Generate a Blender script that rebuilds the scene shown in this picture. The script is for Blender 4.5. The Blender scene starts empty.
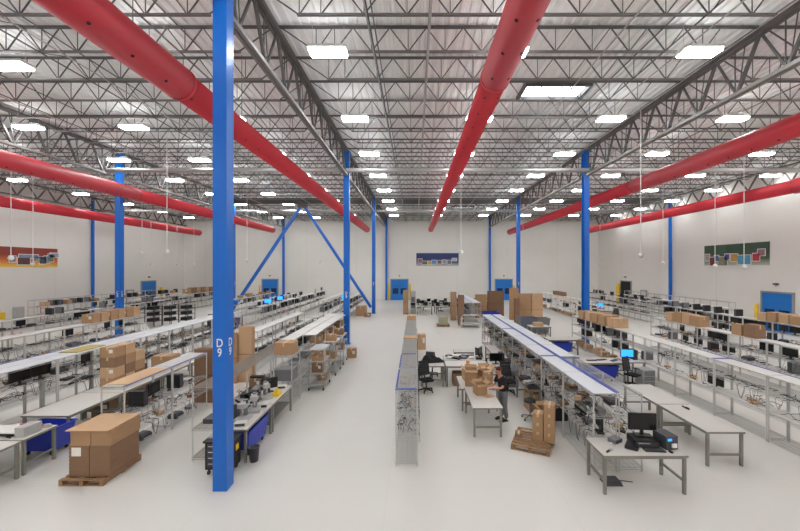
import bpy, math, random
from mathutils import Vector, Matrix
random.seed(7)
SC = bpy.context.scene
COL = SC.collection
PI = math.pi
R = random.Random(11)

# ---------------------------------------------------------------- materials
def lin(c):
    return tuple(((v/255)/12.92 if v/255 <= .04045 else ((v/255+.055)/1.055)**2.4) for v in c)+(1,)
MATS = {}
def mat(name, rgb, rough=.6, metal=0., noise=0., scale=6., bump=0., emit=0., trans=0., spec=.5, alpha=1.):
    if name in MATS: return MATS[name]
    m = bpy.data.materials.new(name); m.use_nodes = True
    nt = m.node_tree; b = nt.nodes['Principled BSDF']
    c = lin(rgb)
    b.inputs['Base Color'].default_value = c
    b.inputs['Roughness'].default_value = rough
    b.inputs['Metallic'].default_value = metal
    b.inputs['Specular IOR Level'].default_value = spec
    tc = nt.nodes.new('ShaderNodeTexCoord')
    nz = nt.nodes.new('ShaderNodeTexNoise'); nz.inputs['Scale'].default_value = scale
    nz.inputs['Detail'].default_value = 4
    nt.links.new(tc.outputs['Object'], nz.inputs['Vector'])
    n = noise if noise > 0 else .06
    mx = nt.nodes.new('ShaderNodeMix'); mx.data_type = 'RGBA'
    mx.inputs[6].default_value = tuple(max(0, v*(1-n)) for v in c[:3])+(1,)
    mx.inputs[7].default_value = tuple(min(1, v*(1+n)) for v in c[:3])+(1,)
    nt.links.new(nz.outputs['Fac'], mx.inputs[0])
    nt.links.new(mx.outputs[2], b.inputs['Base Color'])
    if bump:
        bp = nt.nodes.new('ShaderNodeBump'); bp.inputs['Strength'].default_value = bump
        nt.links.new(nz.outputs['Fac'], bp.inputs['Height']); nt.links.new(bp.outputs[0], b.inputs['Normal'])
    if emit:
        b.inputs['Emission Color'].default_value = c; b.inputs['Emission Strength'].default_value = emit
    if trans: b.inputs['Transmission Weight'].default_value = trans
    if alpha < 1: b.inputs['Alpha'].default_value = alpha
    MATS[name] = m
    return m

M = dict(
 deck=mat('painted_roof_deck', (240, 240, 239), .5, noise=.04, scale=.8),
 joist=mat('grey_joist_paint', (92, 91, 90), .5, .1),
 joistlo=mat('joist_bottom_chord_paint', (128, 126, 123), .45, .1),
 girder=mat('girder_paint', (92, 90, 88), .5, .1),
 blue=mat('blue_column_paint', (2, 102, 198), .35, noise=.03, spec=.5),
 bluedoor=mat('blue_door_paint', (20, 116, 200), .45),
 red=mat('red_duct_fabric', (198, 48, 60), .5, noise=.05, scale=2, spec=.4),
 ducthole=mat('duct_nozzle_black', (22, 8, 10), .6),
 pipe=mat('galvanised_pipe', (178, 178, 176), .3, .5),
 cord=mat('white_cord', (225, 225, 222), .5),
 white=mat('white_laminate', (214, 213, 208), .4, noise=.03),
 whitepl=mat('white_plastic_sheet', (206, 210, 213), .3, noise=.06, scale=1.5),
 tabletop=mat('table_laminate', (202, 199, 192), .4, noise=.03),
 tableleg=mat('table_steel', (140, 138, 130), .45, .25),
 wire=mat('chrome_wire', (182, 182, 180), .4, .1),
 wirebrown=mat('dull_wire', (150, 143, 134), .45, .4),
 post=mat('chrome_post', (198, 198, 194), .35, 0),
 strip=mat('blue_edge_tape', (44, 66, 158), .5),
 black=mat('black_plastic', (22, 22, 24), .45),
 screen=mat('dark_screen', (12, 12, 16), .2),
 glow=mat('lit_blue_screen', (40, 130, 235), .3, emit=1.6),
 dgrey=mat('dark_grey_plastic', (62, 62, 66), .5),
 tubgrey=mat('slate_tub_plastic', (98, 106, 118), .5),
 mgrey=mat('mid_grey_plastic', (120, 121, 124), .5),
 lgrey=mat('light_grey_plastic', (178, 178, 176), .5),
 card=mat('brown_cardboard', (172, 137, 102), .8, noise=.1, scale=5),
 card2=mat('dark_cardboard', (138, 107, 82), .8, noise=.1, scale=5),
 card3=mat('pale_cardboard', (196, 162, 126), .8, noise=.08, scale=5),
 tape=mat('parcel_tape', (206, 178, 138), .35),
 paper=mat('white_paper', (232, 230, 224), .7),
 wood=mat('pallet_wood', (150, 116, 82), .8, noise=.25, scale=9, bump=.2),
 bin=mat('blue_plastic_bin', (34, 56, 176), .4),
 yellow=mat('yellow_paint', (236, 196, 30), .5),
 skin=mat('skin', (196, 140, 112), .6),
 shirt=mat('black_cotton', (24, 24, 27), .9),
 trouser=mat('grey_trouser_cloth', (112, 112, 114), .9),
 hair=mat('short_brown_hair', (92, 50, 40), .8),
 shoe=mat('black_shoe_leather', (16, 16, 16), .6),
 redp=mat('red_plastic', (186, 84, 80), .5),
 green=mat('green_circuit_board', (158, 156, 130), .6),
 fabric=mat('black_fabric', (26, 26, 28), .9, noise=.2, scale=14, bump=.3),
 chrome=mat('polished_chrome', (200, 200, 200), .2, .8),
 rubber=mat('black_rubber', (30, 30, 30), .7),
 frame=mat('door_frame_grey', (150, 150, 148), .5),
 pane=mat('dark_door_pane', (30, 52, 86), .15),
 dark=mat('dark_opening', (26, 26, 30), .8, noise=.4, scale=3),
 beige=mat('beige_cabinet', (176, 172, 164), .5),
 orange=mat('orange_plastic', (230, 160, 110), .5),
)

def floor_mat():
    m = bpy.data.materials.new('sealed_concrete_floor'); m.use_nodes = True
    nt = m.node_tree; b = nt.nodes['Principled BSDF']; L = nt.links
    tc = nt.nodes.new('ShaderNodeTexCoord')
    n1 = nt.nodes.new('ShaderNodeTexNoise'); n1.inputs['Scale'].default_value = .35; n1.inputs['Detail'].default_value = 6
    n2 = nt.nodes.new('ShaderNodeTexNoise'); n2.inputs['Scale'].default_value = 5; n2.inputs['Detail'].default_value = 6
    L.new(tc.outputs['Object'], n1.inputs[0]); L.new(tc.outputs['Object'], n2.inputs[0])
    mx = nt.nodes.new('ShaderNodeMix'); mx.data_type = 'RGBA'
    mx.inputs[6].default_value = lin((208, 206, 199)); mx.inputs[7].default_value = lin((216, 214, 208))
    L.new(n1.outputs['Fac'], mx.inputs[0])
    # control joints every 3.83 m
    sx = nt.nodes.new('ShaderNodeSeparateXYZ'); L.new(tc.outputs['Object'], sx.inputs[0])
    def line(out, off):
        a = nt.nodes.new('ShaderNodeMath'); a.operation = 'ADD'; L.new(out, a.inputs[0]); a.inputs[1].default_value = off
        p = nt.nodes.new('ShaderNodeMath'); p.operation = 'PINGPONG'; L.new(a.outputs[0], p.inputs[0]); p.inputs[1].default_value = 1.915
        c = nt.nodes.new('ShaderNodeMath'); c.operation = 'LESS_THAN'; L.new(p.outputs[0], c.inputs[0]); c.inputs[1].default_value = .006
        return c
    a, c = line(sx.outputs[0], 4.45+38.3), line(sx.outputs[1], 38.3-8.2)
    o = nt.nodes.new('ShaderNodeMath'); o.operation = 'MAXIMUM'; L.new(a.outputs[0], o.inputs[0]); L.new(c.outputs[0], o.inputs[1])
    m2 = nt.nodes.new('ShaderNodeMix'); m2.data_type = 'RGBA'
    s = nt.nodes.new('ShaderNodeMath'); s.operation = 'MULTIPLY'; L.new(o.outputs[0], s.inputs[0]); s.inputs[1].default_value = .13
    L.new(s.outputs[0], m2.inputs[0]); L.new(mx.outputs[2], m2.inputs[6]); m2.inputs[7].default_value = lin((150, 146, 138))
    L.new(m2.outputs[2], b.inputs['Base Color'])
    r = nt.nodes.new('ShaderNodeMapRange'); r.inputs[3].default_value = .28; r.inputs[4].default_value = .46
    L.new(n2.outputs['Fac'], r.inputs[0]); L.new(r.outputs[0], b.inputs['Roughness'])
    b.inputs['Specular IOR Level'].default_value = .4
    return m
def wall_mat():
    m = bpy.data.materials.new('painted_tilt_up_concrete'); m.use_nodes = True
    nt = m.node_tree; b = nt.nodes['Principled BSDF']; L = nt.links
    tc = nt.nodes.new('ShaderNodeTexCoord'); sx = nt.nodes.new('ShaderNodeSeparateXYZ'); L.new(tc.outputs['Object'], sx.inputs[0])
    sm = nt.nodes.new('ShaderNodeMath'); sm.operation = 'ADD'; L.new(sx.outputs[0], sm.inputs[0]); L.new(sx.outputs[1], sm.inputs[1])
    p = nt.nodes.new('ShaderNodeMath'); p.operation = 'PINGPONG'; L.new(sm.outputs[0], p.inputs[0]); p.inputs[1].default_value = 3.8
    c = nt.nodes.new('ShaderNodeMath'); c.operation = 'LESS_THAN'; L.new(p.outputs[0], c.inputs[0]); c.inputs[1].default_value = .02
    s = nt.nodes.new('ShaderNodeMath'); s.operation = 'MULTIPLY'; L.new(c.outputs[0], s.inputs[0]); s.inputs[1].default_value = .25
    n1 = nt.nodes.new('ShaderNodeTexNoise'); n1.inputs['Scale'].default_value = .5; L.new(tc.outputs['Object'], n1.inputs[0])
    mx = nt.nodes.new('ShaderNodeMix'); mx.data_type = 'RGBA'
    mx.inputs[6].default_value = lin((222, 219, 212)); mx.inputs[7].default_value = lin((229, 226, 220))
    L.new(n1.outputs['Fac'], mx.inputs[0])
    m2 = nt.nodes.new('ShaderNodeMix'); m2.data_type = 'RGBA'; L.new(s.outputs[0], m2.inputs[0])
    L.new(mx.outputs[2], m2.inputs[6]); m2.inputs[7].default_value = lin((150, 147, 142))
    L.new(m2.outputs[2], b.inputs['Base Color']); b.inputs['Roughness'].default_value = .7
    return m
FLOOR, WALL = floor_mat(), wall_mat()
LIGHTM = bpy.data.materials.new('lit_diffuser'); LIGHTM.use_nodes = True
_b = LIGHTM.node_tree.nodes['Principled BSDF']
_b.inputs['Emission Color'].default_value = (.97, .985, 1, 1); _b.inputs['Emission Strength'].default_value = 28
UPM = bpy.data.materials.new('added_uplight_glow'); UPM.use_nodes = True  # glow for the added upward-facing slots that brighten the roof deck
_b = UPM.node_tree.nodes['Principled BSDF']
_b.inputs['Emission Color'].default_value = (.97, .985, 1, 1); _b.inputs['Emission Strength'].default_value = 8
SKYM = bpy.data.materials.new('daylit_skylight_dome'); SKYM.use_nodes = True
_b = SKYM.node_tree.nodes['Principled BSDF']
_b.inputs['Emission Color'].default_value = (.85, .93, 1, 1); _b.inputs['Emission Strength'].default_value = 5

# ---------------------------------------------------------------- mesh builder
class MB:
    def __init__(s): s.v = []; s.f = []; s.m = []
    def box(s, x0, y0, z0, x1, y1, z1, mi=0):
        if x0 > x1: x0, x1 = x1, x0
        if y0 > y1: y0, y1 = y1, y0
        if z0 > z1: z0, z1 = z1, z0
        n = len(s.v)
        s.v += [(x0,y0,z0),(x1,y0,z0),(x1,y1,z0),(x0,y1,z0),(x0,y0,z1),(x1,y0,z1),(x1,y1,z1),(x0,y1,z1)]
        for q in ((0,3,2,1),(4,5,6,7),(0,1,5,4),(1,2,6,5),(2,3,7,6),(3,0,4,7)): s.f.append(tuple(n+k for k in q)); s.m.append(mi)
        return s
    def taper(s, cx, cy, z0, z1, a0, b0, a1, b1, mi=0):
        n = len(s.v)
        s.v += [(cx-a0,cy-b0,z0),(cx+a0,cy-b0,z0),(cx+a0,cy+b0,z0),(cx-a0,cy+b0,z0),(cx-a1,cy-b1,z1),(cx+a1,cy-b1,z1),(cx+a1,cy+b1,z1),(cx-a1,cy+b1,z1)]
        for q in ((0,3,2,1),(4,5,6,7),(0,1,5,4),(1,2,6,5),(2,3,7,6),(3,0,4,7)): s.f.append(tuple(n+k for k in q)); s.m.append(mi)
        return s
    def rect(s, p, q, w, h, mi=0, up=(0,0,1)):
        p, q = Vector(p), Vector(q); d = (q-p).normalized(); up = Vector(up)
        if abs(d.dot(up)) > .98: up = Vector((1,0,0))
        a = d.cross(up).normalized(); b = a.cross(d).normalized()
        n = len(s.v)
        for c in (p, q):
            for i, j in ((-1,-1),(1,-1),(1,1),(-1,1)): s.v.append(tuple(c+a*(i*w/2)+b*(j*h/2)))
        for k in ((0,1,2,3),(7,6,5,4),(0,4,5,1),(1,5,6,2),(2,6,7,3),(3,7,4,0)): s.f.append(tuple(n+t for t in k)); s.m.append(mi)
        return s
    def tube(s, pts, r, n=8, mi=0, cap=True):
        pts = [Vector(p) for p in pts]; base = len(s.v); rr = r if isinstance(r, (list, tuple)) else [r]*len(pts)
        for i, p in enumerate(pts):
            d = (pts[min(i+1, len(pts)-1)]-pts[max(i-1, 0)]).normalized()
            up = Vector((0,0,1)) if abs(d.z) < .9 else Vector((1,0,0))
            a = d.cross(up).normalized(); b = a.cross(d).normalized()
            for k in range(n):
                t = 2*PI*k/n; s.v.append(tuple(p+a*(rr[i]*math.cos(t))+b*(rr[i]*math.sin(t))))
        for i in range(len(pts)-1):
            for k in range(n):
                q = (k+1) % n; s.f.append((base+i*n+k, base+(i+1)*n+k, base+(i+1)*n+q, base+i*n+q)); s.m.append(mi)
        if cap:
            s.f.append(tuple(base+k for k in range(n))); s.m.append(mi)
            s.f.append(tuple(base+(len(pts)-1)*n+k for k in reversed(range(n)))); s.m.append(mi)
        return s
    def lathe(s, c, prof, n=16, mi=0):
        base = len(s.v)
        for r, z in prof:
            for k in range(n):
                t = 2*PI*k/n; s.v.append((c[0]+r*math.cos(t), c[1]+r*math.sin(t), c[2]+z))
        for i in range(len(prof)-1):
            for k in range(n):
                q = (k+1) % n; s.f.append((base+i*n+k, base+i*n+q, base+(i+1)*n+q, base+(i+1)*n+k)); s.m.append(mi)
        s.f.append(tuple(base+k for k in reversed(range(n)))); s.m.append(mi)
        s.f.append(tuple(base+(len(prof)-1)*n+k for k in range(n))); s.m.append(mi)
        return s
    def ball(s, c, r, n=10, sz=1, mi=0):
        return s.lathe(c, [(max(.001, r*math.cos(a)), r*sz*math.sin(a)) for a in [(-PI/2+PI*i/6) for i in range(7)]], n, mi)
    def rot(s, M4, start=0):
        for i in range(start, len(s.v)): s.v[i] = tuple(M4 @ Vector(s.v[i]))
        return s
    def mesh(s, name, mats, smooth=False):
        me = bpy.data.meshes.new(name); me.from_pydata(s.v, [], s.f)
        for m in (mats if isinstance(mats, (list, tuple)) else [mats]): me.materials.append(m)
        me.polygons.foreach_set('material_index', s.m)
        if smooth: me.polygons.foreach_set('use_smooth', [len(f) <= 4 for f in s.f])
        me.update(); return me
    def build(s, name, mats, parent=None, smooth=False, loc=None, rz=0):
        o = bpy.data.objects.new(name, s.mesh(name, mats, smooth)); COL.objects.link(o)
        if parent: o.parent = parent
        if loc: o.location = loc
        if rz: o.rotation_euler.z = rz
        return o

LABELS = {}
def tag(o, label, cat, group=None, kind=None):
    o['label'] = label; o['category'] = cat
    if group: o['group'] = group
    elif 'group' in o: del o['group']
    if kind: o['kind'] = kind
    LABELS.setdefault(label, []).append(o.name)
    n = len(label.replace(',', ' ').split())
    if n > 16 or n < 4: print('LABEL LENGTH', n, label)
    return o
def empty(name, loc=(0,0,0), rz=0):
    o = bpy.data.objects.new(name, None); o.empty_display_size = .2; COL.objects.link(o)
    o.location = loc; o.rotation_euler.z = rz; return o
def inst(name, me, parent=None, loc=(0,0,0), rz=0, rot=None):
    o = bpy.data.objects.new(name, me); COL.objects.link(o)
    if parent: o.parent = parent
    o.location = loc
    o.rotation_euler = rot if rot else (0, 0, rz)
    return o
KIDS = {}
def copy_tree(o, parent=None):
    c = o.copy(); COL.objects.link(c); c.parent = parent
    for ch in list(o.children): copy_tree(ch, c)
    return c
class Kind:
    """first place() moves the prototype, the next ones copy it and all its parts"""
    def __init__(s, fn): s.fn = fn; s.o = None
    def place(s, loc, rz=0, label=None, cat=None, group=None, kind=None):
        if s.o is None: s.o = o = s.fn()
        else: o = copy_tree(s.o)
        o.location = loc; o.rotation_euler = (0, 0, rz)
        tag(o, label, cat, group, kind); return o
def struct(name, mb, m, parent=None, label=None):
    o = mb.build(name, m, parent)
    if parent is None: o['kind'] = 'structure'
    if label: o['label'] = label
    return o
ORD = ['zeroth','first','second','third','fourth','fifth','sixth','seventh','eighth','ninth','tenth','eleventh','twelfth','thirteenth','fourteenth','fifteenth','sixteenth','seventeenth','eighteenth','nineteenth','twentieth']
def od(i):
    if i <= 20: return ORD[i]
    t = {2:'twenty',3:'thirty',4:'forty'}[i//10]
    return t+'-'+ORD[i%10] if i % 10 else {2:'twentieth',3:'thirtieth',4:'fortieth'}[i//10]

# ---------------------------------------------------------------- room shell
XL, XR, YB, YF, ZC = -34.9, 27.7, 54.45, -7.6, 12.8
struct('floor', MB().box(XL-.3, YF-.3, -.2, XR+.3, YB+.3, 0), FLOOR)
struct('wall_left', MB().box(XL-.3, YF, 0, XL, YB, ZC+.3), WALL)
struct('wall_right', MB().box(XR, YF, 0, XR+.3, YB, ZC+.3), WALL)
struct('wall_back', MB().box(XL-.3, YB, 0, XR+.3, YB+.3, ZC+.3), WALL)
struct('wall_front', MB().box(XL-.3, YF-.3, 0, XR+.3, YF, ZC+.3), WALL)
# corrugated deck, cut round the two skylights
SKY = [(6.1, 15.95), (6.1, 46.8)]
dk = MB()
def deck_strip(x0, x1, y0, y1):
    p = .305; n = max(1, round((x1-x0)/p)); p = (x1-x0)/n
    for i in range(n):
        a = x0+i*p
        prof = [(a, 0), (a+p*.30, 0), (a+p*.42, .075), (a+p*.88, .075), (a+p, 0)]
        b = len(dk.v)
        for (x, z) in prof: dk.v += [(x, y0, ZC+z), (x, y1, ZC+z)]
        for k in range(4): dk.f.append((b+2*k, b+2*k+1, b+2*k+3, b+2*k+2)); dk.m.append(0)
sx0, sx1 = 6.1-1.35, 6.1+1.35
deck_strip(XL-.2, sx0, YF-.2, YB+.2); deck_strip(sx1, XR+.2, YF-.2, YB+.2)
ys = [YF-.2]+[v for (_, y) in SKY for v in (y-.7, y+.7)]+[YB+.2]
for i in range(0, len(ys), 2): deck_strip(sx0, sx1, ys[i], ys[i+1])
dk.box(XL-.3, YF-.3, ZC+.5, XR+.3, YB+.3, ZC+.6)
struct('ceiling', dk, M['deck'], label='white corrugated metal roof deck')
for i, (sx, sy) in enumerate(SKY):
    w = empty('window_%d' % (i+1), (sx, sy, ZC-.02)); w['kind'] = 'structure'; w['label'] = 'rectangular skylight in the roof deck'
    MB().box(-1.42,-.74,-.12,-1.33,.74,.12).box(1.33,-.74,-.12,1.42,.74,.12).box(-1.33,-.74,-.12,1.33,-.65,.12).box(-1.33,.65,-.12,1.33,.74,.12).build('window_frame', M['girder'], w)
    d = MB().box(-1.33,-.65,.09,1.33,.65,.12).build('window_dome', SKYM, w); d['label'] = 'bright daylit dome'
# roof bays
CX = [XL, -19.6, -4.45, 11.13, XR]
BAYN = ['far left', 'left middle', 'central', 'right']
for b in range(4):
    x0, x1 = CX[b]+.08, CX[b+1]-.08
    L = x1-x0; npan = 13; p = L/npan; D = .78; zt = ZC-.05
    tc = MB().box(0, -.05, -.015, L, -.012, .04).box(0, .012, -.015, L, .05, .04).mesh('top_chord', M['joist'])
    bc = MB().box(p*.95, -.05, -D-.022, L-p*.95, -.012, -D+.022).box(p*.95, .012, -D-.022, L-p*.95, .05, -D+.022).mesh('bottom_chord', M['joistlo'])
    wb = MB()
    for k in range(npan):
        xa, xm, xb = k*p, (k+.5)*p, (k+1)*p
        if k == 0: xm = p*1.0; wb.rect((xa+.05,0,0), (xm,0,-D), .03, .03); wb.rect((xb+p*.0,0,-D), (xb+p*.0,0,0), .022, .022); wb.rect((xm,0,-D),(xb+p*.45,0,0),.025,.025); continue
        if k == npan-1: xm = L-p; wb.rect((L-.05,0,0), (xm,0,-D), .03, .03); continue
        if k == 1: wb.rect((xa+p*.5,0,0),(xa+p*.5,0,-D),.02,.02); wb.rect((xb,0,0),(xa+p*.5,0,-D),.028,.028); continue
        wb.rect((xa,0,0), (xm,0,-D), .03, .03); wb.rect((xm,0,-D), (xb,0,0), .03, .03); wb.rect((xm,0,-D), (xm,0,0), .02, .02)
    wb = wb.mesh('web', M['joist'])
    ns = list(range(-3, 28))
    for n in ns:
        y = 8.2+1.7*n
        j = empty('roof_joist', (x0, y, zt-.035))
        tag(j, 'grey open-web steel joist, %s from far wall, %s roof bay' % (od(28-n), BAYN[b]), 'joist', 'open-web joists of the %s roof bay' % BAYN[b])
        inst('top_chord', tc, j); inst('bottom_chord', bc, j); inst('web', wb, j)
    # bridging lines (angle iron running down the bay, fixed to the chords)
    for t, (fr, nm) in enumerate(((.2,'left'), (.5,'middle'), (.8,'right'))):
        xx = x0+L*fr
        o = empty('joist_bridging', (xx, 0, 0))
        tag(o, 'thin steel bridging line across the joists, %s third of the %s roof bay' % (nm, BAYN[b]), 'bridging', 'bridging lines between the joists')
        MB().box(-.02, 3.1, zt-.1, .02, 54.1, zt-.075).build('upper_rail', M['joist'], o)
        MB().box(-.02, 3.1, zt-D-.1, .02, 54.1, zt-D-.07).build('lower_rail', M['joist'], o)
        if t == 1:
            cb = MB()
            for n in ns[:-1]:
                y = 8.2+1.7*n; cb.rect((0, y, zt-.09), (0, y+1.7, zt-D-.08), .018, .018); cb.rect((0, y, zt-D-.08), (0, y+1.7, zt-.09), .018, .018)
            cb.build('cross_brace', M['joist'], o)
# girders down the building
for gi, gx in enumerate(CX[1:4]):
    g = empty('joist_girder', (gx, 0, 0))
    tag(g, 'deep dark steel truss girder over the %s row of blue columns' % ['left','middle','right'][gi], 'girder', 'truss girders on the column rows')
    zt, zb = 12.56, 10.95
    MB().box(-.14,1,zt-.07,-.02,YB-.05,zt+.07).box(.02,1,zt-.07,.14,YB-.05,zt+.07).build('top_chord', M['girder'], g)
    b_ = MB(); ys_ = [1, 7.9, 8.45, 23.2, 24.1, 38.55, 39.1, YB-.8]
    for q in range(0, 8, 2): b_.box(-.12,ys_[q],zb-.06,-.02,ys_[q+1],zb+.06).box(.02,ys_[q],zb-.06,.12,ys_[q+1],zb+.06)
    b_.build('bottom_chord', M['joistlo'], g)
    w = MB(); v = w
    for n in range(-4, 27):
        y = 8.2+1.7*n; m = y+.85
        w.rect((0,y,zt), (0,m,zb), .09, .09); w.rect((0,m,zb), (0,y+1.7,zt), .06, .06)
        v.rect((-.06,m,zb), (-.06,m,zt), .03, .03); v.rect((.06,m-.25,zt), (.06,m,zb), .025, .025)
    w.build('web', M['girder'], g)
# truss girders along the side walls (seen beyond the outer ducts)
for side, gx in (('left', XL+.45), ('right', XR-.45)):
    g = empty('joist_girder', (gx, 0, 0)); tag(g, 'dark steel truss girder running along the %s wall' % side, 'girder')
    zt, zb = 12.4, 11.2
    MB().box(-.08,1,zt-.07,.08,YB-.05,zt+.07).build('top_chord', M['girder'], g); MB().box(-.08,1,zb-.06,.08,YB-.05,zb+.06).build('bottom_chord', M['girder'], g)
    w = MB()
    for n in range(-4, 27):
        y = 8.2+1.7*n; w.rect((0,y,zt), (0,y+.85,zb), .09, .09); w.rect((0,y+.85,zb), (0,y+1.7,zt), .09, .09)
    w.build('web', M['girder'], g)
# cross beams at the braced column line
for (a, c, nm) in ((-19.4,-4.65,'left middle'), (-4.25,10.93,'central'), (11.33,27.2,'right')):
    o = MB().box(a, 38.55, 11.75, c, 38.6, 12.3).box(a, 38.45, 11.75, c, 38.7, 11.79).box(a, 38.45, 12.26, c, 38.7, 12.3).build('cross_beam', M['girder'])
    tag(o, 'dark steel beam crossing the %s roof bay at the braced columns' % nm, 'beam', 'dark roof cross beams')

# ---------------------------------------------------------------- columns, braces
def text_part(s, parent, loc, rot, size, m):
    cu = bpy.data.curves.new('column_number', 'FONT'); cu.body = s; cu.size = size; cu.align_x = 'CENTER'; cu.extrude = .002
    cu.space_line = .82; cu.offset = .003
    cu.materials.append(m); o = bpy.data.objects.new('column_number', cu); COL.objects.link(o); o.parent = parent
    o.location = loc; o.rotation_euler = rot; o.scale = (.8,1,1); o['label'] = 'white stencilled column number'; return o
def column(x, y, label, txt=None, w=.32, side='sq'):
    c = empty('steel_column', (x, y, 0)); tag(c, label, 'column')
    h = w/2
    if side == 'sq': MB().box(-h,-h,.02,h,h,12.45).build('shaft', M['blue'], c)
    else:
        MB().box(-h,-h,.02,h,-h+.03,12.45).box(-h,h-.03,.02,h,h,12.45).box(-.015,-h+.03,.02,.015,h-.03,12.45).build('shaft', M['blue'], c)
    MB().box(-h-.08,-h-.08,0,h+.08,h+.08,.02).build('base_plate', M['blue' if not side=='sq' else 'blue'], c) if not (side=='sq' and y<9) else MB().box(-h,-h,0,h,h,.02).build('base_plate', M['blue'], c)
    MB().box(-h-.06,-h-.06,12.45,h+.06,h+.06,12.48).build('cap_plate', M['blue'], c)
    if txt:
        text_part(txt, c, (0.0,-h-.003,3.22), (PI/2,0,0), .26, M['paper'])
        text_part(txt, c, (h+.003,0,3.22), (PI/2,0,PI/2), .26, M['paper'])
    return c
column(-4.35, 8.17, 'tall blue square steel column marked D 9, nearest of all columns', 'D\n9', .31)
column(-4.45, 23.5, 'blue steel column second from the camera, left of the central aisle', 'D\n8', .36)
column(-4.45, 38.8, 'blue steel column at the foot of the right diagonal brace', 'D\n7', .36)
column(-4.3, 54.2, 'thin blue column on the far wall left of the nearest blue door', None, .3)
column(-19.7, 24.0, 'blue steel column standing among the left racks, marked C 8', 'C\n8', .34)
column(-19.6, 38.8, 'blue steel column at the foot of the left diagonal brace', 'C\n7', .36)
column(-19.8, 54.2, 'thin blue column on the far wall right of the left corner door', None, .3)
column(-34.72, 38.8, 'thin blue column against the left wall', None, .2)
column(11.13, 23.5, 'blue steel column standing at the far end of the right rack row', None, .36, 'I')
column(11.13, 38.8, 'blue steel column in the right half, third from the camera', 'E\n7', .36)
column(11.27, 54.2, 'thin blue column on the far wall left of the right-hand blue door', None, .3)
column(27.5, 38.8, 'thin blue column against the right wall', None, .22)
column(-4.45, -7.1+.3, 'blue steel column behind the camera on the left', None, .32)
def brace(p, q, label):
    o = MB().rect(p, q, .28, .28, up=(0,1,0)).build('diagonal_brace', M['blue']); tag(o, label, 'brace', 'blue diagonal braces')
brace((-19.35,38.45,.7), (-12.15,38.45,11.5), 'blue diagonal brace rising right from the left braced column')
brace((-4.7,38.45,.7), (-11.85,38.45,11.5), 'blue diagonal brace rising left from the right braced column')
o = MB().box(-12.5,38.3,11.3,-11.5,38.62,11.74).build('gusset_plate', M['girder']); tag(o, 'dark gusset where the two blue diagonal braces meet', 'bracket')

# ---------------------------------------------------------------- red ducts
ZD = 9.95
def duct(x, z, r1, r2, y0, yj, y1, label, holes):
    d = empty('air_duct', (x, 0, z)); tag(d, label, 'duct', 'red ceiling air ducts')
    n = 40
    MB().tube([(0,y0,0),(0,yj,0)], r1, n).build('duct_section', M['red'], d, True)
    MB().tube([(0,yj+.001,0),(0,y1-.03,0),(0,y1,0),(0,y1+.25,0)], [r2, r2, r2*.97, r2*.7], n).build('duct_section', M['red'], d, True)
    MB().tube([(0,yj-.05,0),(0,yj+.05,0)], max(r1,r2)+.008, n).build('duct_seam', M['red'], d, True)
    for k in range(int((y1-y0)/5.1)):
        MB().box(-.008,y0+2+k*5.1-.008,r2*.98,.008,y0+2+k*5.1+.008,2.84).build('hanger', M['joist'], d)
    for k in range(int((y1-y0)/1.05)):
        y = y0+.5+k*1.05
        if y > 34: break
        for s in ((-1, 1) if holes == 2 else (holes,)):
            a = -PI/2+s*.55; r = (r1 if y < yj else r2)
            c = Vector((math.cos(a), 0, math.sin(a)))
            MB().tube([c*(r-.01)+Vector((0,y,0)), c*(r+.012)+Vector((0,y,0))], .038, 10).build('nozzle', M['ducthole'], d)
duct(2.1, ZD, .38, .35, 1, 9.4, 47.5, 'red round air duct running over the centre of the hall', 2)
duct(-6.35, ZD, .44, .40, 1, 9.7, 47.5, 'red round air duct passing just behind the nearest blue column', 1)
duct(13.4, ZD, .41, .38, 1, 22, 51, 'red round air duct on the right half of the ceiling, nearer the middle', -1)
duct(23.3, ZD, .46, .41, 1, 22, 49, 'red round air duct nearest the right wall', -1)
duct(-18.6, 9.85, .42, .40, 1, 24, 47, 'red round air duct in front of the blue column marked C 8', 1)
duct(-31.2, ZD, .45, .42, 1, 24, 52, 'red round air duct nearest the left wall', 1)

# ---------------------------------------------------------------- sprinkler pipes
for y, nm in ((22.9,'nearer'), (39.5,'farther')):
    p = empty('sprinkler_main', (0, y, 0)); tag(p, 'grey sprinkler main pipe crossing the whole hall, %s of the two' % nm, 'pipe')
    MB().tube([(XL+.1,0,11.15),(XR-.1,0,11.15)], .14, 14).build('pipe_run', M['pipe'], p, True)
    for k in range(15):
        x = XL+2.2+4.2*k
        MB().tube([(x,0,11.26),(x,0,12.7)], .012, 6).build('hanger', M['pipe'], p)
for i, x in enumerate((-32.5,-28,-23,-16.3,-11.1,-1.3,.4,5.9,8.3,17.0,19.6,24.9)):
    o = MB().tube([(x,2,11.72),(x,54,11.72)], .045 if x == .4 else .022, 8).build('sprinkler_branch_pipe', M['pipe'], None, True)
    tag(o, 'thin sprinkler branch pipe down the hall, %s from the left wall' % od(i+1), 'pipe', 'sprinkler branch pipes')

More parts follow.
